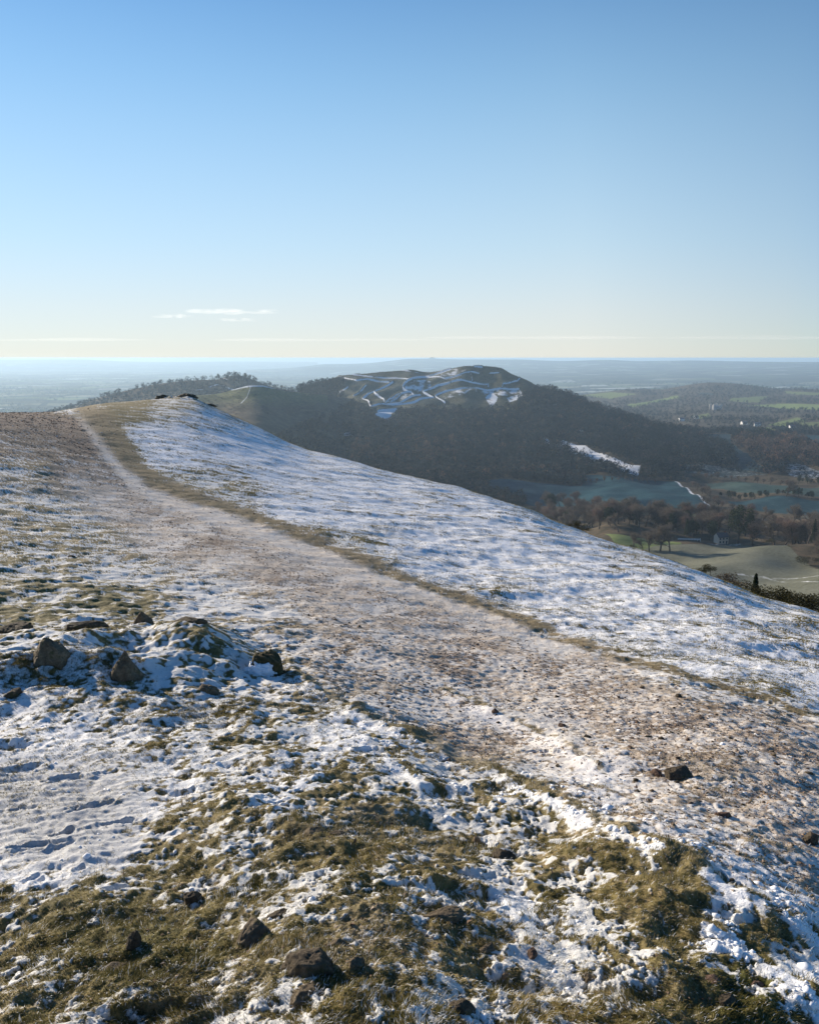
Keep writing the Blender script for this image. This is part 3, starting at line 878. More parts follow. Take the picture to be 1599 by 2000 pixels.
B_SKY = [(950, 792), (1050, 782), (1100, 776), (1150, 769), (1180, 765), (1250, 760), (1290, 760), (1330, 754), (1360, 749), (1385, 747), (1420, 748), (1470, 753), (1520, 759), (1560, 759), (1600, 761), (1760, 764)]
B_COLS = [(950, [(792, 4200), (820, 3000), (860, 2000)]), (1100, [(776, 4300), (800, 3000), (830, 2200), (880, 1750)]), (1200, [(765, 4500), (790, 3400), (810, 2700), (840, 2050), (880, 1750)]),
          (1390, [(747, 4700), (760, 4250), (775, 3800), (800, 3000), (820, 2400), (845, 1950), (880, 1720)]), (1760, [(764, 4500), (775, 3950), (800, 3000), (820, 2400), (850, 1900), (880, 1720)])]
B_FIELDS = [([(1225, 790), (1268, 783), (1266, 790), (1230, 796)], 1.0), ([(1265, 784), (1325, 772), (1325, 777), (1270, 788)], 1.0), ([(1125, 772), (1190, 766), (1245, 769), (1190, 779)], .8),
            ([(1430, 777), (1500, 773), (1480, 786), (1420, 783)], .7), ([(1455, 792), (1530, 788), (1620, 791), (1620, 801), (1540, 799)], 1.0), ([(1500, 829), (1555, 816), (1575, 822), (1520, 835)], .85),
            ([(1530, 764), (1620, 767), (1620, 772), (1540, 770)], .7), ([(1350, 812), (1380, 808), (1390, 814), (1360, 818)], .7), ([(1470, 838), (1500, 834), (1510, 840), (1480, 843)], .8), ([(1560, 826), (1620, 822), (1620, 832), (1575, 834)], .6)]


def paint_b(px, py, X, Y):
    z = np.zeros(px.shape); past = z.copy()
    wx = px + 5 * noise(X / 150, Y / 150, 111); wy = py + 1.5 * noise(X / 150, Y / 150, 112)
    for poly, p in B_FIELDS:
        k = inside(wx, wy, poly); past[k] = p
    f = .6 * inside(px, py, [(1365, 766), (1395, 768), (1390, 772), (1362, 770)])
    return dict(snow=z, field=f, pasture=past)


LB = sheet("rolling_hills", 950, 1760, 2.0, B_SKY, B_COLS, mat_land("rolling_ground"), paint_b, rowstep=1.5, rough=3.0)


def plain_z(X, Y):
    r = np.hypot(X, Y); az = np.arctan2(X, Y)
    z = -292 + 45 * smooth(.0, .35, az) * smooth(3000, 9000, r)
    z = z + 16 * noise(X / 2600, Y / 2600, 121) + 7 * noise(X / 900, Y / 900, 122)
    z = z + 30 * smooth(14000, 30000, r) * noise(X / 7000, Y / 5000, 123)
    return z


def build_plain():
    az = np.radians(np.linspace(-50, 50, 500))
    r = np.concatenate([[1200], np.geomspace(1800, 48000, 420)])
    R, A = np.meshgrid(r, az, indexing='ij')
    X = (R * np.sin(A)).ravel(); Y = (R * np.cos(A)).ravel()
    o = mesh_obj("plain", np.stack([X, Y, plain_z(X, Y)], -1), grid_faces(*R.shape)[:, ::-1], mat_plain("plain_fields"))
    tag(o, kind="structure")


build_plain()
PLAINM = mat_plain("far_hill_fields", .62)
no_paint = lambda px, py, X, Y: {}
FAR_SKY = [(480, 722), (560, 719), (600, 715), (640, 711), (680, 711), (720, 709), (760, 705), (800, 701), (840, 700.5), (900, 702), (1000, 702), (1100, 705), (1180, 703), (1250, 705), (1350, 704), (1450, 706), (1600, 707), (1760, 707)]
FAR = sheet("far_hills", 480, 1760, 3, FAR_SKY, [(480, [(722, 18000), (728, 14500)]), (840, [(700, 17500), (710, 15200), (722, 13200), (735, 10500)]), (1250, [(705, 16500), (715, 14500), (728, 11500), (745, 8600)]), (1760, [(707, 15500), (715, 13500), (728, 11000), (748, 8300)])],
            PLAINM, no_paint, rowstep=1.0, back=((400, .02), (2000, .05)), foot=((.97, 30), (.9, 80)), rough=6)
sheet("horizon_hills", -300, 620, 4, [(-300, 703), (0, 702.5), (60, 702), (110, 701.8), (170, 702.2), (200, 704), (250, 706), (330, 707), (450, 706), (620, 707)],
      [(-300, [(703, 27000), (714, 22000)]), (330, [(707, 27000), (716, 22000)]), (620, [(707, 29000), (716, 24000)])], PLAINM, no_paint, rowstep=.6, back=((500, .02), (2500, .05)), foot=((.97, 30), (.9, 60)), rough=3)

# ------------------------------------------------------------------ grass, litter and gravel on the hilltop (uncountable)
def pick(weight, n):
    k = rng.random(len(weight)) < weight * (n / max(weight.sum(), 1e-9))
    return np.nonzero(k)[0]


def blades(name, P, H, Wd, head, lean, tone, mat):
    """bent two-piece blades; P (n,3)"""
    n = len(P)
    sd = np.stack([np.cos(head + 1.57), np.sin(head + 1.57), 0 * head], -1) * (Wd / 2)[:, None]
    fw = np.stack([np.cos(head), np.sin(head), 0 * head], -1)
    up = np.array([0, 0, 1.0])
    mid = P + fw * (H * .5 * np.sin(lean * .6))[:, None] + up * (H * .5 * np.cos(lean * .6))[:, None]
    tip = mid + fw * (H * .5 * np.sin(lean * 1.35))[:, None] + up * (H * .5 * np.cos(lean * 1.35))[:, None]
    V = np.stack([P - sd, P + sd, mid + sd * .75, mid - sd * .75, tip], 1).reshape(-1, 3)
    b = np.arange(n)[:, None] * 5
    o = mesh_obj(name, V, [b + np.array([0, 1, 2, 3]), b + np.array([3, 2, 4])], mat, attrs=dict(tone=np.repeat(tone, 5)))
    return tag(o, kind="stuff")


def scatter_points(idx, jit=.6):
    F = NEAR['F'][idx]
    x = NEAR['X'][idx] + (rng.random(len(idx)) - .5) * F * jit
    y = NEAR['Y'][idx] + (rng.random(len(idx)) - .5) * F * jit
    return np.stack([x, y, NEAR['Z'][idx] - .004], -1)


def grass():
    R_, A_, cov, di = NEAR['R'], NEAR['A'], NEAR['cov'], NEAR['di']
    vis = (np.abs(A_) < .58) & (R_ > 1.25) & (R_ < 30)
    outer = smooth(7, 11, R_) * (NEAR['sn'] > .68) * (di < .15)
    w = (smooth(.75, .25, cov) + .15) * (1 - .9 * di) * vis * (1 - .85 * outer)
    gm = mat_attr_leaf("grass_blade", [(0.0, (0.022, 0.026, 0.008)), (0.35, (0.12, 0.108, 0.028)), (0.6, (0.235, 0.185, 0.062)), (0.80, (0.32, 0.245, 0.12)), (0.88, (0.45, 0.37, 0.22)), (0.93, (0.8, 0.8, 0.8)), (1.0, (0.85, 0.86, 0.88))], .3)
    i = pick(w, 380000)
    P = scatter_points(i); r = R_[i]; n = len(i)
    sw = noise(P[:, 0] / .5, P[:, 1] / .5, 131) * 5 + noise(P[:, 0] / .15, P[:, 1] / .15, 132) * 3
    head = sw + rng.normal(0, .7, n) - .6
    H = (.012 + .024 * rng.random(n) ** 1.5) * (1 + .8 * np.clip(noise(P[:, 0] / .4, P[:, 1] / .4, 133), -.5, 1))
    tone = np.clip(.46 + .45 * noise(P[:, 0] / .9, P[:, 1] / .9, 134) + .4 * noise(P[:, 0] / .22, P[:, 1] / .22, 135) + rng.normal(0, .23, n) - .2 * NEAR['mo'][i] + .03, 0, .88)
    tone = np.where(rng.random(n) < .05 + .35 * smooth(.1, .6, NEAR['cov'][i]), rng.uniform(.92, 1, n), tone)
    H = H * (1 - .6 * smooth(5, 15, r))
    blades("grass", P, H, np.maximum(.0022, .0006 * r), head, np.clip(rng.normal(.95, .3, n) + .4 * smooth(5, 14, r), .1, 1.5), tone, gm)
    # tufts standing through the snow of the outer slope
    vis = (np.abs(A_) < .60) & (R_ > 5) & (R_ < 95)
    wt = vis * (NEAR['sn'] > .6) * (di < .3) * (.25 + smooth(-.1, .45, noise(NEAR['X'] / 1.7, NEAR['Y'] / .9, 136))) * (.5 + .8 * smooth(.9, .4, cov)) * smooth(4, 9, R_)
    j = pick(wt, 80000)
    k = np.repeat(j, 5)
    P = scatter_points(k, 1.6); r = R_[k]; n = len(k)
    P[:, 0] += rng.normal(0, 1, n) * .0012 * r; P[:, 1] += rng.normal(0, 1, n) * .0012 * r
    tone = np.clip(.45 + rng.normal(0, .2, n), 0, .88)
    blades("grass_tufts", P, (.010 + .024 * rng.random(n)) * (1 + .008 * r), np.maximum(.0028, .0006 * r), rng.normal(-.6, 1.1, n), np.clip(rng.normal(1.1, .3, n), .1, 1.5), tone, gm)


def litter():
    """crumbs of soil, small gravel and dead leaf bits trodden into the path"""
    R_, A_, cov, di = NEAR['R'], NEAR['A'], NEAR['cov'], NEAR['di']
    vis = (np.abs(A_) < .58) & (R_ > 1.25) & (R_ < 60)
    m = mat_attr_leaf("path_litter", [(0.0, (0.035, 0.024, 0.018)), (0.4, (0.17, 0.115, 0.080)), (0.7, (0.32, 0.225, 0.155)), (0.9, (0.50, 0.41, 0.32)), (1.0, (0.75, 0.73, 0.72))], .1)
    patch = smooth(-.25, .35, noise(NEAR['X'] / .7, NEAR['Y'] / .7, 141) + .6 * noise(NEAR['X'] / .2, NEAR['Y'] / .2, 142))
    w = vis * (di ** 1.5) * (.3 + .65 * patch) * (.35 + smooth(.9, .3, cov)) + .03 * vis * (1 - di) * smooth(.8, .3, cov)
    w = w * (1 - .85 * np.clip(sample(M_FROST, NEAR['px'], NEAR['py']), 0, 1))
    i = pick(w, 52000); n = len(i)
    P = scatter_points(i); r = R_[i]
    oct_ = np.array([(1, 0, 0), (0, 1, 0), (-1, 0, 0), (0, -1, 0), (0, 0, 1), (0, 0, -.6)], float)
    sz = np.exp(np.clip(rng.normal(0, .45, n), -2, .8)) * (.0034 + .00045 * r)
    ang = rng.random(n) * 6.28
    q = oct_[None] * (1 + .45 * rng.normal(0, 1, (n, 6, 1))) * sz[:, None, None] * np.stack([np.ones(n), .8 * np.ones(n), .45 * np.ones(n)], -1)[:, None, :]
    c, s_ = np.cos(ang)[:, None], np.sin(ang)[:, None]
    V = np.stack([q[..., 0] * c - q[..., 1] * s_, q[..., 0] * s_ + q[..., 1] * c, q[..., 2]], -1) + P[:, None, :] + np.array([0, 0, 1]) * (sz * .35)[:, None, None]
    F = np.array([(0, 1, 4), (1, 2, 4), (2, 3, 4), (3, 0, 4), (1, 0, 5), (2, 1, 5), (3, 2, 5), (0, 3, 5)])
    o = mesh_obj("gravel", V.reshape(-1, 3), (np.arange(n)[:, None, None] * 6 + F[None]).reshape(-1, 3), m, smooth_=False,
                 attrs=dict(tone=np.repeat(np.clip(rng.normal(.58, .24, n), 0, 1), 6)))
    tag(o, kind="stuff")
    i = pick(w, 30000); n = len(i)
    P = scatter_points(i); r = R_[i]
    L = np.exp(rng.normal(0, .4, n)) * (.009 + .0007 * r)
    blades("dead_leaves", P, L, L * .45, rng.random(n) * 6.28, np.clip(rng.normal(1.15, .3, n), .2, 1.6), np.clip(rng.normal(.5, .2, n), 0, 1), m)


def snow_crumbs():
    """crumbs and balls of snow along the turf banks"""
    import bmesh
    bm = bmesh.new(); bmesh.ops.create_icosphere(bm, subdivisions=1, radius=1)
    iv = np.array([v.co[:] for v in bm.verts]); jf = np.array([[v.index for v in f.verts] for f in bm.faces]); bm.free()
    R_, A_, cov = NEAR['R'], NEAR['A'], NEAR['cov']
    near_bank = np.zeros(len(R_))
    for w in (W_BANK[0], W_BANK[2], W_BANK[1]):
        k = (R_ > 1.3) & (R_ < 12)
        d, s_, t = polydist(NEAR['X'][k], NEAR['Y'][k], w)
        near_bank[k] += np.exp(-(d / .22) ** 2) * (t > .25)
    w = (np.abs(A_) < .58) * (R_ > 1.3) * (R_ < 12) * (1 - .8 * NEAR['di']) * smooth(.35, .7, cov) * (.05 + near_bank) * smooth(-.1, .4, noise(NEAR['X'] / .25, NEAR['Y'] / .25, 151))
    i = pick(w, 3500); n = len(i)
    P = scatter_points(i)
    sz = np.exp(rng.normal(0, .5, n)) * .0058 * (1 + .03 * R_[i])
    V = iv[None] * (1 + .25 * rng.normal(0, 1, (n, len(iv), 1))) * sz[:, None, None] * np.array([1, 1, .75]) + P[:, None, :]
    t = NT("snow_crumb_white"); t.base((.84, .85, .87), .8)
    o = mesh_obj("snow_crumbs", V.reshape(-1, 3), (np.arange(n)[:, None, None] * len(iv) + jf[None]).reshape(-1, 3), t.m)
    tag(o, kind="stuff")


grass()
litter()
snow_crumbs()

# ------------------------------------------------------------------ rocks
import bmesh
_bm = bmesh.new(); bmesh.ops.create_icosphere(_bm, subdivisions=5, radius=1)
ICO_V = np.array([v.co[:] for v in _bm.verts]); ICO_F = np.array([[v.index for v in f.verts] for f in _bm.faces]); _bm.free()
_bm = bmesh.new(); bmesh.ops.create_icosphere(_bm, subdivisions=3, radius=1)
ICO3_V = np.array([v.co[:] for v in _bm.verts]); ICO3_F = np.array([[v.index for v in f.verts] for f in _bm.faces]); _bm.free()


def n3(p, s, seed):
    q = p * s + 37.0
    return (noise(q[:, 0] + .31 * q[:, 2], q[:, 1], seed) + noise(q[:, 1] + .27 * q[:, 0], q[:, 2], seed + 1) + noise(q[:, 2], q[:, 0] + .41 * q[:, 1], seed + 2)) / 1.7


def rock_shape(seed, dims, planes=16, sharp=34, base=ICO_V, rough=.05, shear=(0, 0), taper=0.0):
    """a block broken along random planes, weathered; dims = full width, depth, height"""
    g = np.random.default_rng(seed)
    nrm = g.normal(0, 1, (planes, 3)); nrm /= np.linalg.norm(nrm, axis=1)[:, None]
    dist = g.uniform(.55, .95, planes)
    nrm = np.vstack([nrm, [[0, 0, 1], [0, 0, -1], [1, 0, 0], [-1, 0, 0], [0, 1, 0], [0, -1, 0]]])
    dist = np.concatenate([dist, g.uniform(.75, 1, 6)])
    c = np.maximum(base @ nrm.T, 1e-3)
    rr = dist[None] / c
    rad = (rr ** (-sharp)).sum(1) ** (-1.0 / sharp)
    p = base * rad[:, None]
    p = p * (1 + 1.2 * rough * n3(p, 1.8, seed) + 1.3 * rough * n3(p, 4.5, seed + 5) + .8 * rough * n3(p, 10, seed + 9) + .5 * rough * n3(p, 22, seed + 13))[:, None]
    crack = np.abs(n3(p * np.array([1, 1, 2.2]), 2.6, seed + 21))
    p = p * (1 - 1.6 * rough * np.exp(-crack / .07) - 1.2 * rough * np.abs(n3(p, 3.6, seed + 25)))[:, None]
    p = p * np.array(dims) / 2 / .82
    hz = p[:, 2] / dims[2]
    p[:, 0] += shear[0] * p[:, 2]; p[:, 1] += shear[1] * p[:, 2]
    k = 1 - taper * (hz + .5)
    p[:, 0] *= k; p[:, 1] *= k
    return p


STONE = mat_stone("grey_brown_stone", (0.045, 0.034, 0.022), (0.15, 0.115, 0.074), (0.28, 0.215, 0.14))
STONE_D = mat_stone("dark_stone", (0.028, 0.022, 0.015), (0.085, 0.066, 0.044), (0.18, 0.14, 0.095))
STONE_T = mat_stone("tan_stone", (0.12, 0.085, 0.055), (0.26, 0.19, 0.12), (0.38, 0.30, 0.21), 14)
STONE_R = mat_stone("reddish_stone", (0.05, 0.032, 0.024), (0.14, 0.09, 0.065), (0.26, 0.18, 0.13), 14)
SNOWM = mat_plain_colour("rock_snow", (.83, .85, .88), .04, 20, .8)


def place_rock(label, px, py, w, h, mat, seed, depth=.8, rz=0.0, rx=0.0, ry=0.0, sink=.25, shear=(0, 0), taper=0.25, planes=16, name="rock", group=None, rough=.06):
    """px, py: middle of the foot in the photograph; w, h: size there"""
    if py > 1700 or (py < 1400 and px < 600): sink = max(sink, .42)
    x, y, r = (float(v) for v in ground_near(px, py))
    z = float(near_surface(x, y)[0])
    dist = math.sqrt(r * r + (z - EYE) ** 2)
    k_ = .84 if py > 1700 else .93
    W = w / FPX * dist * k_; Hh = h / FPX * dist * .62 * k_
    dims = (W, W * depth, Hh / (1 - sink))
    p = rock_shape(seed, dims, planes, shear=shear, taper=taper, rough=rough)
    p[:, 2] += dims[2] * (.42 - sink)
    o = mesh_obj(name, p, ICO_F, mat)
    o.location = (x, y, z)
    o.rotation_euler = (rx, ry, rz)
    tag(o, label, "rock", group)
    return o, dims


ROCKS = [
    ("broad dark boulder on the snowy rise, left of the wedge shaped rock", 105, 1332, 128, 70, STONE, 1, .8, .2, 0, 0, .3, (0, 0), .7),
    ("wedge shaped brown rock with a sunlit left face, standing on the rise", 248, 1345, 98, 92, STONE, 22, .8, .5, 0, 0, .25, (0, 0), .85),
    ("low rock with a white crusted top, behind the wedge shaped rock", 278, 1222, 66, 52, STONE, 3, .8, -.3, 0, 0, .35, (0, 0), .7),
    ("flat dark rock behind the gap between the two big rocks of the rise", 172, 1262, 78, 30, STONE_D, 4, .7, .4, 0, .1, .4),
    ("dark mossy rock half sunk in turf at the photo's left edge", 30, 1258, 66, 28, STONE_D, 5, .8, 0, 0, 0, .4),
    ("small rounded brown rock in shaded snow right of the wedge shaped rock", 403, 1358, 50, 24, STONE, 6, .8, .3, 0, 0, .4),
    ("small dark stone below the broad dark boulder at the left edge of the photo", 26, 1372, 34, 20, STONE_D, 7, .9, 0, 0, 0, .3),
    ("small upright brown stone casting a thin shadow on the frosty middle of the footpath", 966, 1396, 17, 17, STONE_R, 8, .8, .3, 0, 0, .2),
    ("largest rock on the footpath, dark and smooth with a sunlit left face and blue shadow", 1322, 1518, 56, 30, STONE_D, 9, .8, .2, 0, 0, .25),
    ("squat brown stone on the footpath below its largest rock", 1412, 1594, 32, 20, STONE_R, 10, .8, .5, 0, 0, .3),
    ("dark triangular stone at the right edge of the photo among brown litter", 1582, 1640, 38, 30, STONE_D, 11, .8, .9, 0, 0, .25),
    ("dark peaked rock at the lower edge of the trodden snow patch", 378, 1768, 52, 38, STONE_D, 12, .8, .3, 0, 0, .3),
    ("narrow upright dark rock with snow crumbs at its foot, left of the leaning slab", 266, 1868, 38, 62, STONE_D, 13, .8, .3, .1, .1, .25),
    ("pale brown slab leaning out of the grass, its flat face towards the sky", 488, 1838, 82, 52, STONE, 14, 1.5, -.75, .42, -.25, .3),
    ("largest dark boulder near the bottom edge, with a rounded back and shaded snow below it", 605, 1905, 122, 58, STONE_D, 15, .7, -.25, 0, 0, .3),
    ("smooth grey stone with shaded snow at its foot, right of the largest bottom boulder", 698, 1905, 42, 34, STONE, 16, .8, .2, 0, 0, .3),
    ("flattish brown stone just above and right of the largest bottom boulder", 655, 1862, 48, 24, STONE, 17, .8, 0, 0, 0, .35),
    ("wide flat brown slab with a dark undercut front, lying below a patch of blue snow", 858, 1806, 108, 26, STONE, 18, .55, .12, 0, -.12, .25),
    ("low wedge of mossy rock in snow, below and right of the wide flat slab", 950, 1858, 42, 20, STONE, 19, .8, .4, 0, 0, .3),
    ("reddish brown stone in snow, right of the low mossy wedge", 1038, 1866, 32, 24, STONE_R, 20, .8, .4, 0, 0, .3),
    ("small rounded tan stone bedded in yellowish grass, below the reddish stone", 988, 1896, 20, 14, STONE_T, 21, .8, .4, 0, 0, .3),
    ("black shaded rock with a scooped side at the very bottom of the photo", 900, 1985, 66, 42, STONE_D, 52, .8, .4, 0, 0, .3),
    ("blocky brown stone in grass with a dark right side, right of the bottom snow hollows", 1152, 1908, 28, 26, STONE, 23, .9, .4, 0, 0, .25),
    ("long dark stone under a grass tuft, above the blue snow hollows", 985, 1675, 54, 20, STONE_D, 24, .7, -.2, 0, .1, .35),
    ("flat broken stones in a short row, left part, above the middle of the grass", 612, 1644, 46, 15, STONE, 25, .7, 0, 0, 0, .3),
    ("thin flat stone ending the short row of broken stones on its right", 660, 1640, 42, 14, STONE, 26, .7, .3, 0, .1, .3),
    ("small tan stone with a sharp upright tip, right of the row of broken stones", 930, 1640, 18, 24, STONE_T, 27, .7, .3, 0, 0, .2),
    ("brown slab tilted over shaded snow near the bottom edge, below the largest boulder", 590, 1948, 74, 26, STONE, 28, .7, .3, .1, -.2, .3),
    ("thin flat slab bedded in green turf, left of the narrow upright rock", 218, 1905, 56, 12, STONE, 29, .6, .2, 0, -.05, .3),
    ("little black stone alone on the snowy grass at the left, behind the rise", 140, 1088, 15, 8, STONE_D, 30, .9, 0, 0, 0, .3),
    ("dark flat stone just above the leaning slab's upper end", 545, 1798, 56, 18, STONE_D, 31, .7, .1, 0, 0, .35),
    ("small tan stone perched in snow on the turf bank at the right", 1150, 1690, 14, 14, STONE_T, 32, .8, .2, 0, 0, .2),
    ("dark stone in mossy ground at the bottom right, beside a tan pebble", 1420, 1965, 42, 22, STONE_D, 33, .8, .5, 0, 0, .35),
    ("tan brown stone in the mossy hollow at the bottom right", 1475, 1932, 34, 15, STONE_R, 34, .8, .2, 0, 0, .35),
    ("dark brown rock under a grass ledge, above the mossy hollow", 1390, 1930, 40, 16, STONE_R, 35, .8, .2, 0, 0, .35),
    ("low brown block touching the largest path rock on its left", 1282, 1512, 30, 16, STONE_R, 36, .8, .2, 0, 0, .3),
    ("brown stone at the path's near side between the upright stone and the turf bank", 1098, 1420, 18, 14, STONE_R, 37, .8, .2, 0, 0, .3),
    ("dark stone among litter on the path left of the largest path rock", 1146, 1447, 20, 14, STONE_D, 38, .8, .2, 0, 0, .3),
    ("dark broken rock sitting in the turf left of the snow caked hummock", 375, 1262, 74, 26, STONE_D, 39, .7, .1, 0, 0, .4),
]
for k in ROCKS:
    place_rock(*k)
# hummock with snow on its near face
hum, hd = place_rock("brown turf capped hummock with white snow caked on its near face, above the footpath", 517, 1310, 96, 84, mat_stone("turf_crust", (0.03, 0.026, 0.014), (0.085, 0.068, 0.03), (0.19, 0.14, 0.07), 30), 40, .8, 0, 0, 0, .3, name="hummock")
hum["category"] = "hummock"
p = ICO_V * np.array([hd[0] * .30, hd[1] * .13, hd[2] * .19]); p = p * (1 + .45 * n3(ICO_V, 2.3, 77) + .35 * n3(ICO_V, 5, 78) + .2 * n3(ICO_V, 11, 79))[:, None]
sc_ = mesh_obj("snow_cake", p + np.array([-hd[0] * .06, -hd[1] * .40, hd[2] * .22]), ICO_F, SNOWM, hum)
# dark knoll of rock on the skyline
for i, (lab, px, w, h) in enumerate([("dark jagged outcrop on the skyline, the tallest of the summit rocks", 368, 42, 19), ("low dark outcrop on the skyline left of the tallest summit rock", 322, 46, 12),
                                     ("small low outcrop on the skyline, furthest left of the summit rocks", 290, 34, 8), ("dark rock sloping down the skyline right of the tallest summit rock", 405, 36, 10)]):
    az = float(ray(px, 785)[0]); rr = 81 + i * .7
    x, y = rr * math.sin(az), rr * math.cos(az)
    z = float(near_surface(x, y, .3)[0])
    W = w / FPX * rr; Hh = h / FPX * rr
    p = rock_shape(60 + i, (W, W * .7, Hh * 1.0), 18, rough=.12)
    o = mesh_obj("summit_rock", p, ICO_F, STONE_D); o.location = (x, y, z)
    tag(o, lab, "rock")
# loose stones along the footpath: a few shapes, many copies
protos = []
for i, m in enumerate((STONE_R, STONE, STONE_D, STONE_T)):
    p = rock_shape(80 + i, (1, .8, .6), 14, base=ICO3_V)
    o = mesh_obj("path_stone", p, ICO3_F, m)
    protos.append(o)
w = (NEAR['di'] ** 2) * (np.abs(NEAR['A']) < .52) * (NEAR['R'] > 2.2) * (NEAR['R'] < 16) * (.15 + smooth(0, .5, noise(NEAR['X'] / .9, NEAR['Y'] / .9, 161)))
ids = pick(w, 260)[:240]
for k, v in enumerate(ids):
    src = protos[k % 4]
    o = src if k < 4 else src.copy()
    if k >= 4: COL.objects.link(o)
    sz = .022 * math.exp(random.gauss(0, .45)) * (1 + .03 * NEAR['R'][v])
    o.location = (NEAR['X'][v], NEAR['Y'][v], NEAR['Z'][v] + sz * .08)
    o.rotation_euler = (random.uniform(-.3, .3), random.uniform(-.3, .3), random.uniform(0, 6.28))
    o.scale = (sz * random.uniform(.8, 1.3), sz, sz)
    tag(o, "small loose stone lying on the frosty brown footpath", "stone", "loose stones on the footpath")

# ------------------------------------------------------------------ trees
BARK = mat_plain_colour("bark", (.07, .055, .042), .3, 2, .9)
TWIG = mat_leaf("bare_twigs", (.085, .070, .056), (.20, .160, .122), .25, .2)
TWIG_R = mat_leaf("reddish_twigs", (.10, .068, .052), (.24, .155, .115), .25, .2)
NEEDLE = mat_leaf("dark_needles", (.012, .020, .010), (.045, .055, .022), .4, .15)
GORSE = mat_leaf("gorse_leaf", (.014, .017, .007), (.07, .06, .022), 1.2, .15)
SCRUB = mat_leaf("scrub_twig", (.06, .045, .03), (.16, .115, .07), .8, .2)


def tube(V, F, p0, p1, r0, r1, n=5):
    d = p1 - p0; d = d / (np.linalg.norm(d) + 1e-9)
    a = np.cross(d, [0.3, .9, .2]); a /= np.linalg.norm(a); b = np.cross(d, a)
    o = len(V)
    for p, r in ((p0, r0), (p1, r1)):
        for i in range(n):
            t = 2 * math.pi * i / n
            V.append(p + r * (math.cos(t) * a + math.sin(t) * b))
    for i in range(n):
        F.append((o + i, o + (i + 1) % n, o + n + (i + 1) % n, o + n + i))


def slivers(C, L, Wd, g, up=0.0):
    """thin triangles at centres C"""
    n = len(C)
    d = g.normal(0, 1, (n, 3)); d[:, 2] += up; d /= np.linalg.norm(d, axis=1)[:, None]
    s_ = np.cross(d, g.normal(0, 1, (n, 3))); s_ /= np.linalg.norm(s_, axis=1)[:, None] + 1e-9
    V = np.stack([C - d * L[:, None] * .5 - s_ * Wd[:, None] * .5, C - d * L[:, None] * .5 + s_ * Wd[:, None] * .5, C + d * L[:, None] * .5], 1)
    return V.reshape(-1, 3), np.arange(n * 3).reshape(-1, 3)


def bare_tree(name, seed, h, spread, twig):
    g = np.random.default_rng(seed)
    V, F, ends = [], [], []

    def grow(p, d, L, r, lev):
        n = 3
        for i in range(n):
            q = p + d * L / n
            tube(V, F, p, q, r * (1 - .25 * i / n), r * (1 - .25 * (i + 1) / n), 5 if lev < 2 else 3)
            p = q
            d = d + g.normal(0, .12, 3) + np.array([0, 0, .05]); d /= np.linalg.norm(d)
            if lev >= 2 or (lev == 1 and i > 0): ends.append(p)
            if lev < 4 and i < n - 1 and (lev or i):
                e = d * .5 + g.normal(0, .8, 3) * np.array([spread, spread, .5]) + np.array([0, 0, .1]); e /= np.linalg.norm(e)
                grow(p, e, L * g.uniform(.5, .7), r * .45, lev + 2)
        if lev < 4:
            for i in range(g.integers(3, 5)):
                e = d * .8 + g.normal(0, .5, 3) * np.array([spread, spread, .6]) + np.array([0, 0, .12])
                e /= np.linalg.norm(e)
                grow(p, e, L * g.uniform(.6, .82), r * .55, lev + 1)
        else:
            ends.append(p)
    grow(np.array([0, 0, -.5]), np.array([0, 0, 1.0]), h * .16, h * .015, 0)
    V = np.array(V)
    E = np.array(ends)
    k = h / max(E[:, 2].max(), 1)
    V *= k; E *= k
    root = empty(name)
    mesh_obj("trunk", V, np.array(F), BARK, root)
    C = E[g.integers(0, len(E), 3600)]; C = C + g.normal(0, h * .03, C.shape); C[:, 2] = np.maximum(C[:, 2], .12 * h)
    v, f = slivers(C, g.uniform(.04, .09, len(C)) * h, g.uniform(.003, .008, len(C)) * h, g, .5)
    mesh_obj("crown", v, f, twig, root)
    return root


def leafy_tree(name, seed, h, wdt, mat, conifer=False, leaf=.045, n=2600, trunkless=False):
    g = np.random.default_rng(seed)
    root = empty(name)
    V, F = [], []
    tube(V, F, np.array([0, 0, -.4]), np.array([.02 * h, 0, h * .8]), h * .028, h * .008, 6)
    for i in range(7):
        a = g.uniform(0, 6.28); z = h * g.uniform(.25, .7)
        tube(V, F, np.array([.01 * h, 0, z]), np.array([math.cos(a) * wdt * .35, math.sin(a) * wdt * .35, z + h * .12]), h * .01, h * .004, 4)
    mesh_obj("stem" if trunkless else "trunk", np.array(V), np.array(F), BARK, root)
    C = []
    if conifer:
        for i in range(n):
            t = g.uniform(0, 1) ** .7
            tier = (t * 9) % 1
            rad = wdt / 2 * (1 - t) ** .8 * (.55 + .45 * (1 - tier)) * math.sqrt(g.uniform(.35, 1))
            a = g.uniform(0, 6.28)
            C.append((rad * math.cos(a), rad * math.sin(a), h * (.06 + .94 * t)))
    else:
        lumps = [(g.normal(0, .27 * wdt), g.normal(0, .27 * wdt), h * g.uniform(.32, .82), g.uniform(.16, .27) * wdt) for _ in range(13)]
        for i in range(n):
            lx, ly, lz, lr = lumps[g.integers(len(lumps))]
            d = g.normal(0, 1, 3); d /= np.linalg.norm(d)
            q = lr * g.uniform(.55, 1.05)
            C.append((lx + d[0] * q, ly + d[1] * q, max(.03 * h, lz + d[2] * q * h / wdt * .9)))
    C = np.array(C)
    v, f = slivers(C, g.uniform(.7, 1.5, len(C)) * leaf * h, g.uniform(.5, 1.0, len(C)) * leaf * h * (.6 if conifer else .75), g, .3)
    mesh_obj("crown", v, f, mat, root)
    return root


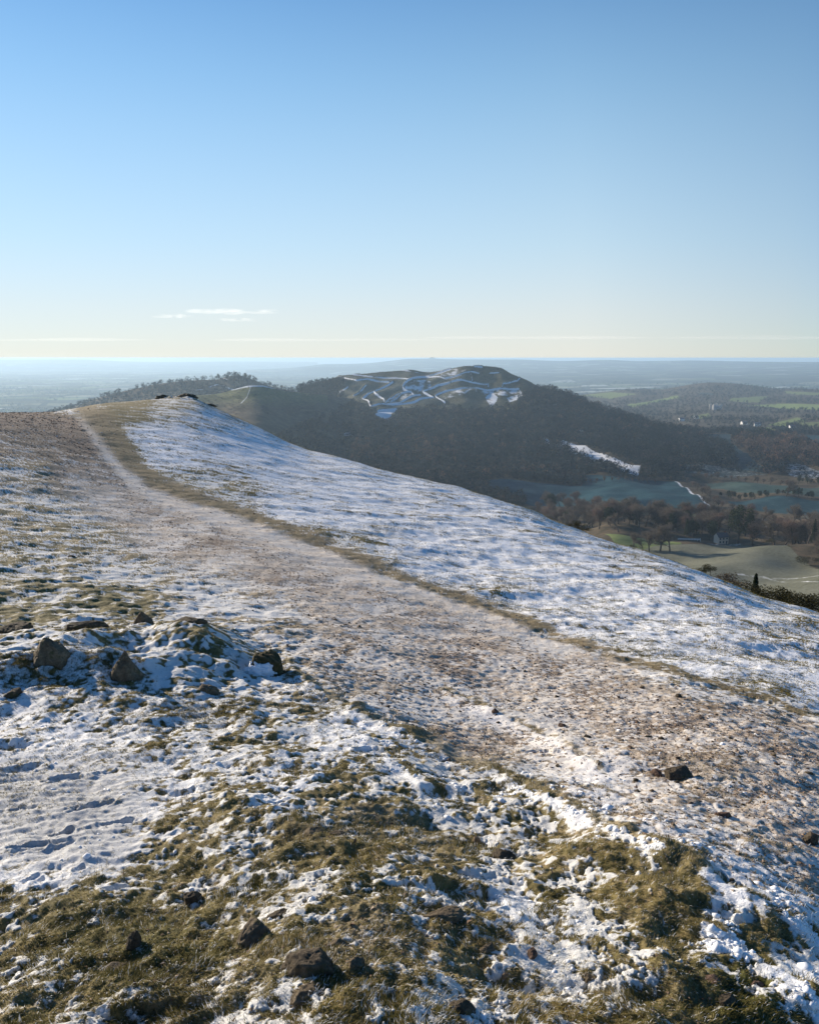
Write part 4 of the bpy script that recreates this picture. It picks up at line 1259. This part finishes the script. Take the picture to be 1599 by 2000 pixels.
P_BARE = [bare_tree("bare_tree", 11 + i, 15.0, (1.0, 1.2, .85, 1.1)[i], (TWIG, TWIG, TWIG, TWIG_R)[i]) for i in range(4)]
P_EVER = [leafy_tree("evergreen_tree", 31, 14, 9, NEEDLE), leafy_tree("evergreen_tree", 32, 16, 8, NEEDLE)]
P_CONI = [leafy_tree("conifer", 41, 18, 7, NEEDLE, True)]
P_BUSH = [leafy_tree("bush", 51, 2.4, 3.2, GORSE, False, .05, 2400, True), leafy_tree("bush", 52, 2.0, 2.8, GORSE, False, .055, 2200, True)]
P_SCRB = [leafy_tree("shrub", 53, 3.0, 3.0, SCRUB, False, .05, 1300, True)]
USED = set()


def plant(proto, loc, h_scale, label, cat, group=None):
    if proto.name not in USED:
        USED.add(proto.name); o = proto
        o.location = loc; o.rotation_euler = (0, 0, random.uniform(0, 6.28)); o.scale = (h_scale,) * 3
    else:
        o = dup(proto, loc, random.uniform(0, 6.28), (h_scale * random.uniform(.9, 1.12), h_scale * random.uniform(.9, 1.12), h_scale))
    for k in ("group",):
        if k in o: del o[k]
    tag(o, label, cat, group)
    return o


def rand_in(poly, n):
    P = np.array(poly); out = []
    while len(out) < n:
        x = random.uniform(P[:, 0].min(), P[:, 0].max()); y = random.uniform(P[:, 1].min(), P[:, 1].max())
        if inside(np.array([x]), np.array([y]), poly)[0]: out.append((x, y))
    return sorted(out, key=lambda q: q[1])


# the wood between the two frosty fields
for i, (x, y) in enumerate(rand_in([(1030, 985), (1100, 982), (1200, 996), (1310, 1012), (1390, 1014), (1430, 1040), (1420, 1056), (1330, 1056), (1240, 1052), (1190, 1048), (1060, 1030)], 120)):
    plant(P_BARE[i % 4] if i % 9 else P_EVER[0], on_sheet(CAMP, x, y), random.uniform(.9, 1.3), "bare brown tree in the wood between the blue frosty field and the pale field" if i % 9 else "dark evergreen tree in the wood between the blue frosty field and the pale field",
          "tree", "bare trees of the near wood" if i % 9 else "evergreens of the near wood")
# the wood right of the pale field
for i, (x, y) in enumerate(rand_in([(1430, 1012), (1500, 1012), (1560, 1018), (1640, 1030), (1660, 1112), (1575, 1092), (1510, 1062), (1450, 1056)], 56)):
    plant(P_BARE[(i + 1) % 4], on_sheet(CAMP, x, y), random.uniform(.9, 1.3), "bare brown tree in the wood along the right side of the pale field", "tree", "bare trees beside the pale field")
SPEC = [(P_BARE[0], 1266, 1080, 42, "leftmost tall bare tree in the clump at the left end of the pale field"), (P_BARE[1], 1288, 1083, 56, "broadest bare tree in the clump at the left end of the pale field"),
        (P_BARE[2], 1306, 1084, 54, "bare tree at the right end of the clump left of the pale field"), (P_BARE[0], 1236, 1070, 30, "smaller bare tree left of the clump, on the green grass strip"),
        (P_BARE[2], 1254, 1076, 22, "thin young bare tree standing in front of the clump on the green strip"), (P_EVER[0], 1384, 1056, 40, "round dark evergreen left of the pale cottage"),
        (P_EVER[1], 1350, 1056, 30, "dark evergreen standing behind the white fence"), (P_CONI[0], 1338, 1056, 34, "narrow dark conifer behind the white fence"),
        (P_EVER[1], 1440, 1058, 64, "tallest dark evergreen, behind the top edge of the pale field"), (P_BARE[3], 1468, 1060, 46, "reddish bare tree right of the tallest evergreen"),
        (P_BARE[1], 1510, 1068, 52, "broad bare tree at the top right corner of the pale field"), (P_CONI[0], 1586, 1072, 44, "dark pointed conifer in the wood at the right edge of the photo"),
        (P_BARE[1], 1533, 978, 30, "bare tree standing alone on the hedge line across the shaded fields"), (P_BARE[3], 1462, 1004, 26, "reddish bare tree in the shaded field above the wood, left one"),
        (P_BARE[0], 1445, 1003, 22, "small bare tree beside the reddish one in the shaded field")]
for pr, x, y, hp, lab in SPEC:
    L = on_sheet(CAMP, x, y)
    d = math.hypot(L[0], L[1]); base = {0: 15, 1: 14, 2: 18}[0 if pr in P_BARE else (1 if pr in P_EVER else 2)]
    plant(pr, L, hp / FPX * d / base, lab, "tree")
for x, y, hp, wp, lab in [(1505, 1078, 14, 26, "low dark bush on the right edge of the pale field, nearer the wood's corner"), (1570, 1096, 18, 34, "round dark bush on the pale field's right edge, the larger one"), (1235, 1072, 9, 16, "small dark bush on the green grass strip"), (1590, 1094, 12, 18, "small dark bush touching the right border of the photo")]:
    L = on_sheet(CAMP, x, y); d = math.hypot(L[0], L[1])
    o = plant(P_BUSH[0], L, hp / FPX * d / 2.4, lab, "bush")
# hedgerow trees among the shaded fields
HEDGE = [((1335, 938), (1402, 992), 13, "bare tree along the lane beside the big blue field", 0, .62), ((1405, 972), (1620, 978), 19, "small dark tree in the hedge across the shaded fields", 1, .55),
         ((1335, 930), (1545, 952), 17, "small bare tree in the upper hedge between the shaded fields", 0, .55), ((1370, 988), (1440, 996), 6, "bare tree at the lower end of the lane", 0, .6), ((1560, 938), (1640, 952), 7, "dark tree at the right end of the upper hedge", 1, .7),
         ((1140, 940), (1320, 936), 15, "bare tree along the top edge of the big blue field", 0, .45)]
for (x0, y0), (x1, y1), n, lab, kind, sc in HEDGE:
    for i in range(n):
        t = (i + random.uniform(-.35, .35)) / (n - 1)
        pr = P_EVER[i % 2] if kind else P_BARE[i % 4]
        plant(pr, on_sheet(CAMP, x0 + (x1 - x0) * t, y0 + (y1 - y0) * t + random.uniform(-1.5, 1.5)), sc * random.uniform(.7, 1.2), lab, "tree", {"b": "hedgerow"}["b"] + " trees: " + lab.split(" ", 2)[2])
# trees on the wooded hill's skyline
for pr, x, y, hp, lab in [(P_EVER[0], 427, 743, 13, "round tree alone on the wooded hill's skyline, left of its peak"), (P_EVER[1], 443, 741, 9, "small round tree just right of the lone skyline tree"), (P_CONI[0], 457, 736, 9, "pointed dark tree on the wooded hill's peak"),
                          (P_EVER[0], 478, 740, 12, "round tree right of the wooded hill's peak"), (P_EVER[1], 487, 743, 10, "low tree right of the wooded hill's peak, the outermost"), (P_BARE[1], 549, 763, 9, "small round tree in the saddle right of the wooded hill")]:
    L = on_sheet(L3, x, y); d = math.hypot(L[0], L[1])
    plant(pr, L, hp / FPX * d / (15 if pr in P_BARE else 14), lab, "tree")


def just_over(px, off):
    """a spot a little beyond the hilltop's own skyline"""
    az = float(ray(px, 1100)[0]); r = float(np.interp(az, AZG, RS_G)) + off
    x, y = r * math.sin(az), r * math.cos(az)
    return x, y, float(near_surface(x, y, .3)[0])


for px, off, sc, lab, pr in [(1478, 14, 1.25, "upright dark conifer bush peeping over the snowy edge", P_CONI[0]), (1505, 10, .85, "dark gorse bush beyond the snowy edge, right of the upright conifer", P_BUSH[0]), (1530, 9, .9, "largest dark gorse bush beyond the snowy edge", P_BUSH[1]),
                             (1562, 9, .8, "dark gorse bush beyond the snowy edge, last but one on the right", P_BUSH[0]), (1592, 8, .95, "dark gorse bush beyond the snowy edge at the right border", P_BUSH[1]), (1625, 8, .9, "dark gorse bush half outside the photo on the right", P_BUSH[0]),
                             (1452, 12, .6, "low dark bush beyond the snowy edge, left of the upright conifer", P_BUSH[1]), (1425, 12, .75, "brown scrub beyond the snowy edge below the pale field, left one", P_SCRB[0]), (1440, 16, .9, "brown scrub beyond the snowy edge below the pale field, right one", P_SCRB[0]),
                             (1388, 1.5, .35, "small dark bush on the snowy edge, below the pale field", P_BUSH[0]), (1120, 2.0, .40, "small dark bush clinging to the middle of the snowy edge", P_BUSH[1]), (1132, 3.0, .3, "very low dark bush on the middle of the snowy edge, right one", P_BUSH[0])]:
    L = just_over(px, off)
    if pr is P_CONI[0]: sc = 2.3 / 18
    plant(pr, L, sc * (1 if pr is P_CONI[0] else .68), lab, "conifer" if pr is P_CONI[0] else "bush")


# ------------------------------------------------------------------ distant woods: masses nobody could count
WOODM = mat_attr_leaf("wood_mass", [(0.0, (.012, .017, .010)), (0.3, (.010, .020, .024)), (0.55, (.018, .027, .032)), (0.8, (.056, .050, .045)), (1.0, (.17, .105, .075))], .15)  # lower stops darkened and cooled so the colour carries the hillside's blue shade


def wood(name, P, H, tone, tris, wide=.36):
    n = len(P)
    d = rng.normal(0, 1, (n, tris, 3)); d /= np.linalg.norm(d, axis=2)[..., None]
    q = rng.uniform(.45, 1.0, (n, tris, 1)) ** .6
    C = d * q * np.array([wide, wide, .42]) + np.array([0, 0, .56])
    # uneven crowns: two or three bulges each
    ph = rng.uniform(0, 6.28, (n, 1)); a = np.arctan2(C[..., 1], C[..., 0])
    C[..., :2] *= (1 + .25 * np.sin(3 * a + ph))[..., None]
    e1 = rng.normal(0, 1, (n, tris, 3)); e2 = rng.normal(0, 1, (n, tris, 3))
    k = .47 / math.sqrt(tris)
    V = np.stack([C - e1 * k, C + e1 * k * .6 + e2 * k * .6, C + e1 * k * .5 - e2 * k], 2) * H[:, None, None, None] + P[:, None, None, :]
    tn = np.repeat(np.clip(tone[:, None] + rng.normal(0, .09, (n, tris)), 0, 1).ravel(), 3)
    o = mesh_obj(name, V.reshape(-1, 3), np.arange(n * tris * 3).reshape(-1, 3), WOODM, attrs=dict(tone=tn), smooth_=False)
    return tag(o, kind="stuff")


def pts_on(sh, mask, n):
    w = mask.ravel().astype(float)
    i = pick(w, n)
    return np.stack([sh['X'].ravel()[i], sh['Y'].ravel()[i], sh['Z'].ravel()[i]], -1), sh['px'].ravel()[i], sh['py'].ravel()[i]


edge = [(560, 800), (600, 783), (650, 788), (690, 792), (725, 797), (735, 822), (765, 822), (785, 803), (830, 800), (880, 798), (960, 799), (1005, 795), (1018, 772), (1040, 760), (1060, 754), (1100, 760), (1700, 800)]
a = CAMP['at']
open_ = np.interp(CAMP['px'], [p[0] for p in edge], [p[1] for p in edge])
ok = (CAMP['py'] > open_) & (a['snow'] < .3) & (a['field'] < .3) & (a['pasture'] < .3)
near_zone = inside(CAMP['px'], CAMP['py'], [(1040, 965), (1400, 1003), (1620, 1003), (1800, 1000), (1800, 1300), (1000, 1300), (1000, 1010)])
low = inside(CAMP['px'], CAMP['py'], [(1320, 925), (1800, 925), (1800, 1010), (1380, 1010), (1318, 950)])
P, x, y = pts_on(CAMP, ok & ~near_zone & ~low, 13000)
tone = .50 + .22 * noise(P[:, 0] / 160, P[:, 1] / 160, 171) + .2 * noise(P[:, 0] / 60, P[:, 1] / 60, 172) + rng.normal(0, .15, len(P))
tone = np.where(inside(x, y, [(1425, 862), (1470, 845), (1560, 855), (1640, 890), (1640, 908), (1540, 905), (1510, 912), (1440, 885)]), tone + .32, tone)
tone = np.where(inside(x, y, [(1440, 835), (1500, 835), (1510, 855), (1440, 855)]), .1, tone)
tone = np.where((y > 868) & (y < 905) & (x > 690) & (x < 900), tone + .22, tone)
wood("hillside_woodland", P, rng.uniform(6.0, 16.0, len(P)), tone, 74)
P, x, y = pts_on(CAMP, (a['snow'] > .25) & (CAMP['py'] > 828) & (CAMP['py'] < 938) & (CAMP['px'] > 1040), 200)
wood("scrub", P, rng.uniform(3, 7, len(P)), rng.uniform(.3, .6, len(P)), 40)
top = (CAMP['py'] < open_) & (a['snow'] < .25)
P, x, y = pts_on(CAMP, top * (.2 + smooth(-.3, .3, noise(CAMP['X'] / 25, CAMP['Y'] / 60, 178))), 4200)
wood("bracken", P, rng.uniform(.8, 2.2, len(P)), rng.uniform(.35, .85, len(P)), 14, .9)
P, x, y = pts_on(CAMP, (CAMP['py'] > 745) & (CAMP['py'] < 785) & (CAMP['px'] < 672) & (a['snow'] < .3) & (CAMP['py'] < 1.0 * open_), 420)
wood("saddle_wood", P, rng.uniform(8, 13, len(P)), rng.uniform(.2, .5, len(P)), 40)
P, x, y = pts_on(CAMP, near_zone & (a['field'] < .1) & (a['pasture'] < .1) & (CAMP['py'] > 1110) & (CAMP['px'] > 1380), 700)
wood("slope_scrub", P, rng.uniform(1.2, 3.2, len(P)), rng.uniform(.5, .85, len(P)), 130, .6)
P, x, y = pts_on(L2, (L2['py'] < 812) & (L2['at']['snow'] < .2), 1500)
wood("spur_bracken", P, rng.uniform(1.2, 3.5, len(P)), rng.uniform(.3, .8, len(P)), 16, .9)
ex = np.interp(L2['px'], [60, 300, 430, 500, 560, 620, 680, 800], [805, 835, 872, 866, 846, 816, 795, 790])
P, x, y = pts_on(L2, (L2['py'] > ex) & (L2['at']['snow'] < .3), 2600)
wood("spur_woodland", P, rng.uniform(7, 13, len(P)), .42 + .25 * noise(P[:, 0] / 90, P[:, 1] / 90, 174) + rng.normal(0, .08, len(P)), 48)
P, x, y = pts_on(L3, (L3['at']['snow'] < .25), 3600)
wood("wooded_hill_trees", P, rng.uniform(8, 14, len(P)), .38 + .2 * noise(P[:, 0] / 160, P[:, 1] / 160, 175) + rng.normal(0, .07, len(P)), 36)
b = LB['at']
thin = smooth(-.3, .15, noise(LB['X'] / 420, LB['Y'] / 420, 176))
P, x, y = pts_on(LB, ((b['pasture'] < .3) & (b['field'] < .3)) * (.15 + thin), 7500)
wood("rolling_woodland", P, rng.uniform(7, 12, len(P)), .40 + .26 * noise(P[:, 0] / 300, P[:, 1] / 300, 177) + rng.normal(0, .09, len(P)), 26)
# lowland hedges and copses
n = 60000
az = rng.uniform(-.62, .62, n); r = np.exp(rng.uniform(math.log(2600), math.log(15000), n))
X, Y = r * np.sin(az), r * np.cos(az)
hl = np.abs(noise(X / 420, Y / 420, 181)); cp = noise(X / 1500, Y / 1500, 182)
k = (hl < .035) | (cp > .24)
X, Y, r = X[k], Y[k], r[k]
wood("lowland_hedges", np.stack([X, Y, plain_z(X, Y)], -1), rng.uniform(9, 16, len(X)) * (1 + r / 20000), np.clip(rng.normal(.3, .1, len(X)), 0, 1), 10, .6)
L = np.array([on_sheet(FAR, x, 703 - .004 * (x - 842) ** 2 * 0) for x in np.linspace(836, 848, 14)])
wood("summit_copse", L + np.array([0, 0, 6.]), np.full(14, 52.0) * (1 - .5 * np.abs(np.linspace(-1, 1, 14)) ** 2), np.full(14, .2), 60, .45)


# ------------------------------------------------------------------ buildings
def box(V, F, x0, x1, y0, y1, z0, z1):
    o = len(V)
    V += [(x, y, z) for z in (z0, z1) for x, y in ((x0, y0), (x1, y0), (x1, y1), (x0, y1))]
    F += [(o, o + 3, o + 2, o + 1), (o + 4, o + 5, o + 6, o + 7), (o, o + 1, o + 5, o + 4), (o + 1, o + 2, o + 6, o + 5), (o + 2, o + 3, o + 7, o + 6), (o + 3, o, o + 4, o + 7)]


def part(name, boxes, mat, parent):
    V, F = [], []
    for b_ in boxes: box(V, F, *b_)
    return mesh_obj(name, np.array(V, float), np.array(F), mat, parent, smooth_=False)


WALLC = mat_plain_colour("cream_render", (.55, .47, .38), .1); WALLW = mat_plain_colour("white_render", (.75, .74, .72), .05); SLATE = mat_plain_colour("slate", (.10, .10, .115), .2)
SNOWR = mat_plain_colour("snowy_roof", (.78, .80, .83), .05); GLASS = mat_plain_colour("dark_glass", (.02, .025, .03), .1, 3, .1); GREYST = mat_plain_colour("castle_stone", (.34, .32, .30), .12); REDT = mat_plain_colour("red_tile", (.22, .08, .05), .2)


def house(name, loc, rz, w, d, h, wall, roof, label, cat="house", wins=3):
    r = empty(name, loc, rz)
    V, F = [], []
    box(V, F, -w / 2, w / 2, -d / 2, d / 2, -1.5, h)
    o = len(V)
    V += [(-w / 2, -d / 2, h), (-w / 2, d / 2, h), (-w / 2, 0, h + d * .42), (w / 2, -d / 2, h), (w / 2, d / 2, h), (w / 2, 0, h + d * .42)]
    me = bpy.data.meshes.new("wall"); me.from_pydata(V, [], F + [(o, o + 2, o + 1), (o + 3, o + 4, o + 5)]); me.update(); me.materials.append(wall)
    wo = bpy.data.objects.new("wall", me); COL.objects.link(wo); wo.parent = r
    e = .4; t = .25; rise = d * .42; run = d / 2
    V2, F2 = [], []
    for s_ in (-1, 1):
        a0 = len(V2)
        V2 += [(-w / 2 - e, s_ * (run + e), h - rise * e / run + .05), (w / 2 + e, s_ * (run + e), h - rise * e / run + .05), (w / 2 + e, 0, h + rise + .05), (-w / 2 - e, 0, h + rise + .05)]
        V2 += [(x, y, z + t) for x, y, z in V2[a0:a0 + 4]]
        F2 += [tuple(a0 + q for q in f) for f in ((0, 1, 2, 3), (4, 7, 6, 5), (0, 4, 5, 1), (1, 5, 6, 2), (2, 6, 7, 3), (3, 7, 4, 0))]
    ro = mesh_obj("roof", np.array(V2, float), np.array(F2), roof, r, smooth_=False)
    part("chimney", [(w * .3, w * .3 + .9, -.45, .45, h + rise * .7, h + rise + 1.3)], REDT, ro)
    for i in range(wins):
        x = -w / 2 + w * (i + .5) / wins
        for z in ((1.0, 2.3), (3.4, 4.6))[:2 if h > 4.8 else 1]:
            part("window", [(x - .5, x + .5, -d / 2 - .06, -d / 2 + .02, z[0], z[1])], GLASS, r)
    part("door", [(w / 2 - 1.9, w / 2 - 1.0, -d / 2 - .05, -d / 2 + .02, 0, 2.0)], SLATE, r)
    return tag(r, label, cat)


house("cottage", on_sheet(CAMP, 1406, 1058), .25, 8, 6, 5.2, WALLC, SLATE, "pale cottage half hidden by trees behind the pale frosty field")
house("hotel", on_sheet(CAMP, 684, 860), .3, 24, 11, 7, WALLW, SNOWR, "white building with a snow covered roof in the wood below the terraced hill", "hotel", 7)
house("hotel_annexe", on_sheet(CAMP, 668, 856), -.2, 11, 8, 4, WALLW, SNOWR, "small snow roofed outbuilding left of the white building in the wood", "outbuilding", 3)
for x, y, rz, lab in [(1452, 829, .2, "white house among the trees right of the castle, nearer one"), (1478, 832, -.3, "white house just above the dark wood on the right, right of its neighbour"), (1330, 822, .1, "pale house at the foot of the rolling hills, left of the castle"), (1357, 818, .5, "pale house beside the small pasture left of the castle"),
                      (1545, 838, .1, "white house furthest right at the foot of the rolling hills")]:
    house("house", on_sheet(LB, x, y), rz, 15, 9, 6, WALLW, SLATE, lab, "house", 3)
c = empty("castle", on_sheet(LB, 1396, 800), .3)
part("keep", [(-13, 13, -10, 10, -4, 15)], GREYST, c)
for sx in (-1, 1):
    for sy in (-1, 1):
        V, F = [], []
        tube(V, F, np.array([sx * 13., sy * 10., -4]), np.array([sx * 13., sy * 10., 20]), 4.5, 4.5, 12)
        F.append(tuple(range(12, 24)))
        me = bpy.data.meshes.new("tower"); me.from_pydata([tuple(v) for v in V], [], F); me.update(); me.materials.append(GREYST)
        o = bpy.data.objects.new("tower", me); COL.objects.link(o); o.parent = c
part("battlements", [(x, x + 1.5, y0, y0 + .8, 15.0, 16.3) for x in range(-8, 8, 3) for y0 in (-9.98, 9.1)], GREYST, c)
for i in range(4): part("window", [(-7 + i * 4.2, -5.4 + i * 4.2, -10.08, -9.95, 6, 10)], GLASS, c)
tag(c, "grey stone castle with round corner towers in the far woods on the right", "castle")
# white fence behind the field
f0, f1 = np.array(on_sheet(CAMP, 1322, 1062)), np.array(on_sheet(CAMP, 1366, 1061))
fr = empty("fence", tuple((f0 + f1) / 2), math.atan2(f1[1] - f0[1], f1[0] - f0[0]))
fl = float(np.linalg.norm((f1 - f0)[:2]))
WF = mat_plain_colour("white_fence_paint", (.75, .74, .72), .05)
for z in (.7, 1.3): part("rail", [(-fl / 2, fl / 2, -.05, .05, z, z + .35)], WF, fr)
for i in range(9):
    xx = -fl / 2 + fl * i / 8
    part("post", [(xx - .1, xx + .1, -.13, -.06, -1, 1.8)], WF, fr)
tag(fr, "white rail fence in front of the trees at the top left of the pale field", "fence")


# ------------------------------------------------------------------ clouds: thin lenses of vapour far beyond the hills
def cloud(name, px0, px1, pyc, thick, deep, dens, seed, dist=80000., kind=None, label=None):
    t = NT("cloud_vapour"); t.n.remove(t.p)
    v = t.new("ShaderNodeVolumePrincipled"); v.inputs["Color"].default_value = (1, 1, 1, 1); v.inputs["Density"].default_value = dens; v.inputs["Anisotropy"].default_value = .3
    t.link(v.outputs[0], t.n["Material Output"].inputs["Volume"])
    nu, nv = 160, 40
    U, Vv = np.meshgrid(np.linspace(0, 1, nu), np.linspace(-1, 1, nv))
    pxs = px0 + (px1 - px0) * U
    az, e = ray(pxs, np.full(U.shape, float(pyc)))
    r = dist + deep * Vv
    X, Y = r * np.sin(az), r * np.cos(az)
    Zc = EYE + dist * e
    env = (np.sin(math.pi * U) ** .6) * np.sqrt(np.clip(1 - Vv ** 2, 0, 1))
    nz = .35 + 1.2 * noise(U * 5 + seed, Vv * 1.2 + seed, seed) + .5 * noise(U * 14 + seed, Vv * 3, seed + 1)
    T = thick * np.clip(env * np.clip(nz, 0.0, 2) - .02, 0.001, 2) * dist / FPX
    top = np.stack([X, Y, Zc + T * .6], -1).reshape(-1, 3); bot = np.stack([X, Y, Zc - T * .4], -1).reshape(-1, 3)
    F = grid_faces(nv, nu)
    n = nu * nv
    ring = np.concatenate([np.arange(nu), np.arange(1, nv) * nu + nu - 1, (nv - 1) * nu + np.arange(nu - 2, -1, -1), np.arange(nv - 2, 0, -1) * nu])
    side = np.stack([ring, np.roll(ring, -1), np.roll(ring, -1) + n, ring + n], -1)
    o = mesh_obj(name, np.vstack([top, bot]), np.vstack([F, F[:, ::-1] + n, side[:, ::-1]]), t.m)
    tag(o, label, None if kind else "cloud", kind=kind)


cloud("cloud", 360, 548, 609, 12, 3500, .75e-4, 3, label="largest thin white cloud low in the sky, left of the middle")
cloud("cloud", 296, 378, 618, 9, 3000, .6e-4, 8, label="small thin cloud streak left of the largest low cloud")
cloud("cloud", 425, 508, 625, 7, 3000, .6e-4, 13, label="thin cloud streak just under the largest low cloud")
cloud("cloud_streaks", -200, 900, 664, 9, 5000, 1.4e-5, 21, 110000., kind="stuff")
cloud("cloud_streaks", 820, 1800, 660, 12, 5000, 2.2e-5, 27, 110000., kind="stuff")

# ------------------------------------------------------------------ haze
def haze_box():
    t = NT("haze_air")
    t.n.remove(t.p)
    v = t.new("ShaderNodeVolumePrincipled")
    v.inputs["Color"].default_value = (0.55, 0.75, 0.945, 1)
    v.inputs["Density"].default_value = HAZE
    v.inputs["Anisotropy"].default_value = 0.27
    t.link(v.outputs[0], t.n["Material Output"].inputs["Volume"])
    a, b, zb, zt = 52000.0, 62000.0, -440.0, 4.0
    V = [(x, y, z) for z in (zb, zt) for x, y in ((-a, -3000), (a, -3000), (a, b), (-a, b))]
    F = [(0, 3, 2, 1), (4, 5, 6, 7), (0, 1, 5, 4), (1, 2, 6, 5), (2, 3, 7, 6), (3, 0, 4, 7)]
    o = mesh_obj("haze", np.array(V), np.array(F), t.m, smooth_=False)
    tag(o, kind="stuff")


HAZE = 8.4e-5
haze_box()
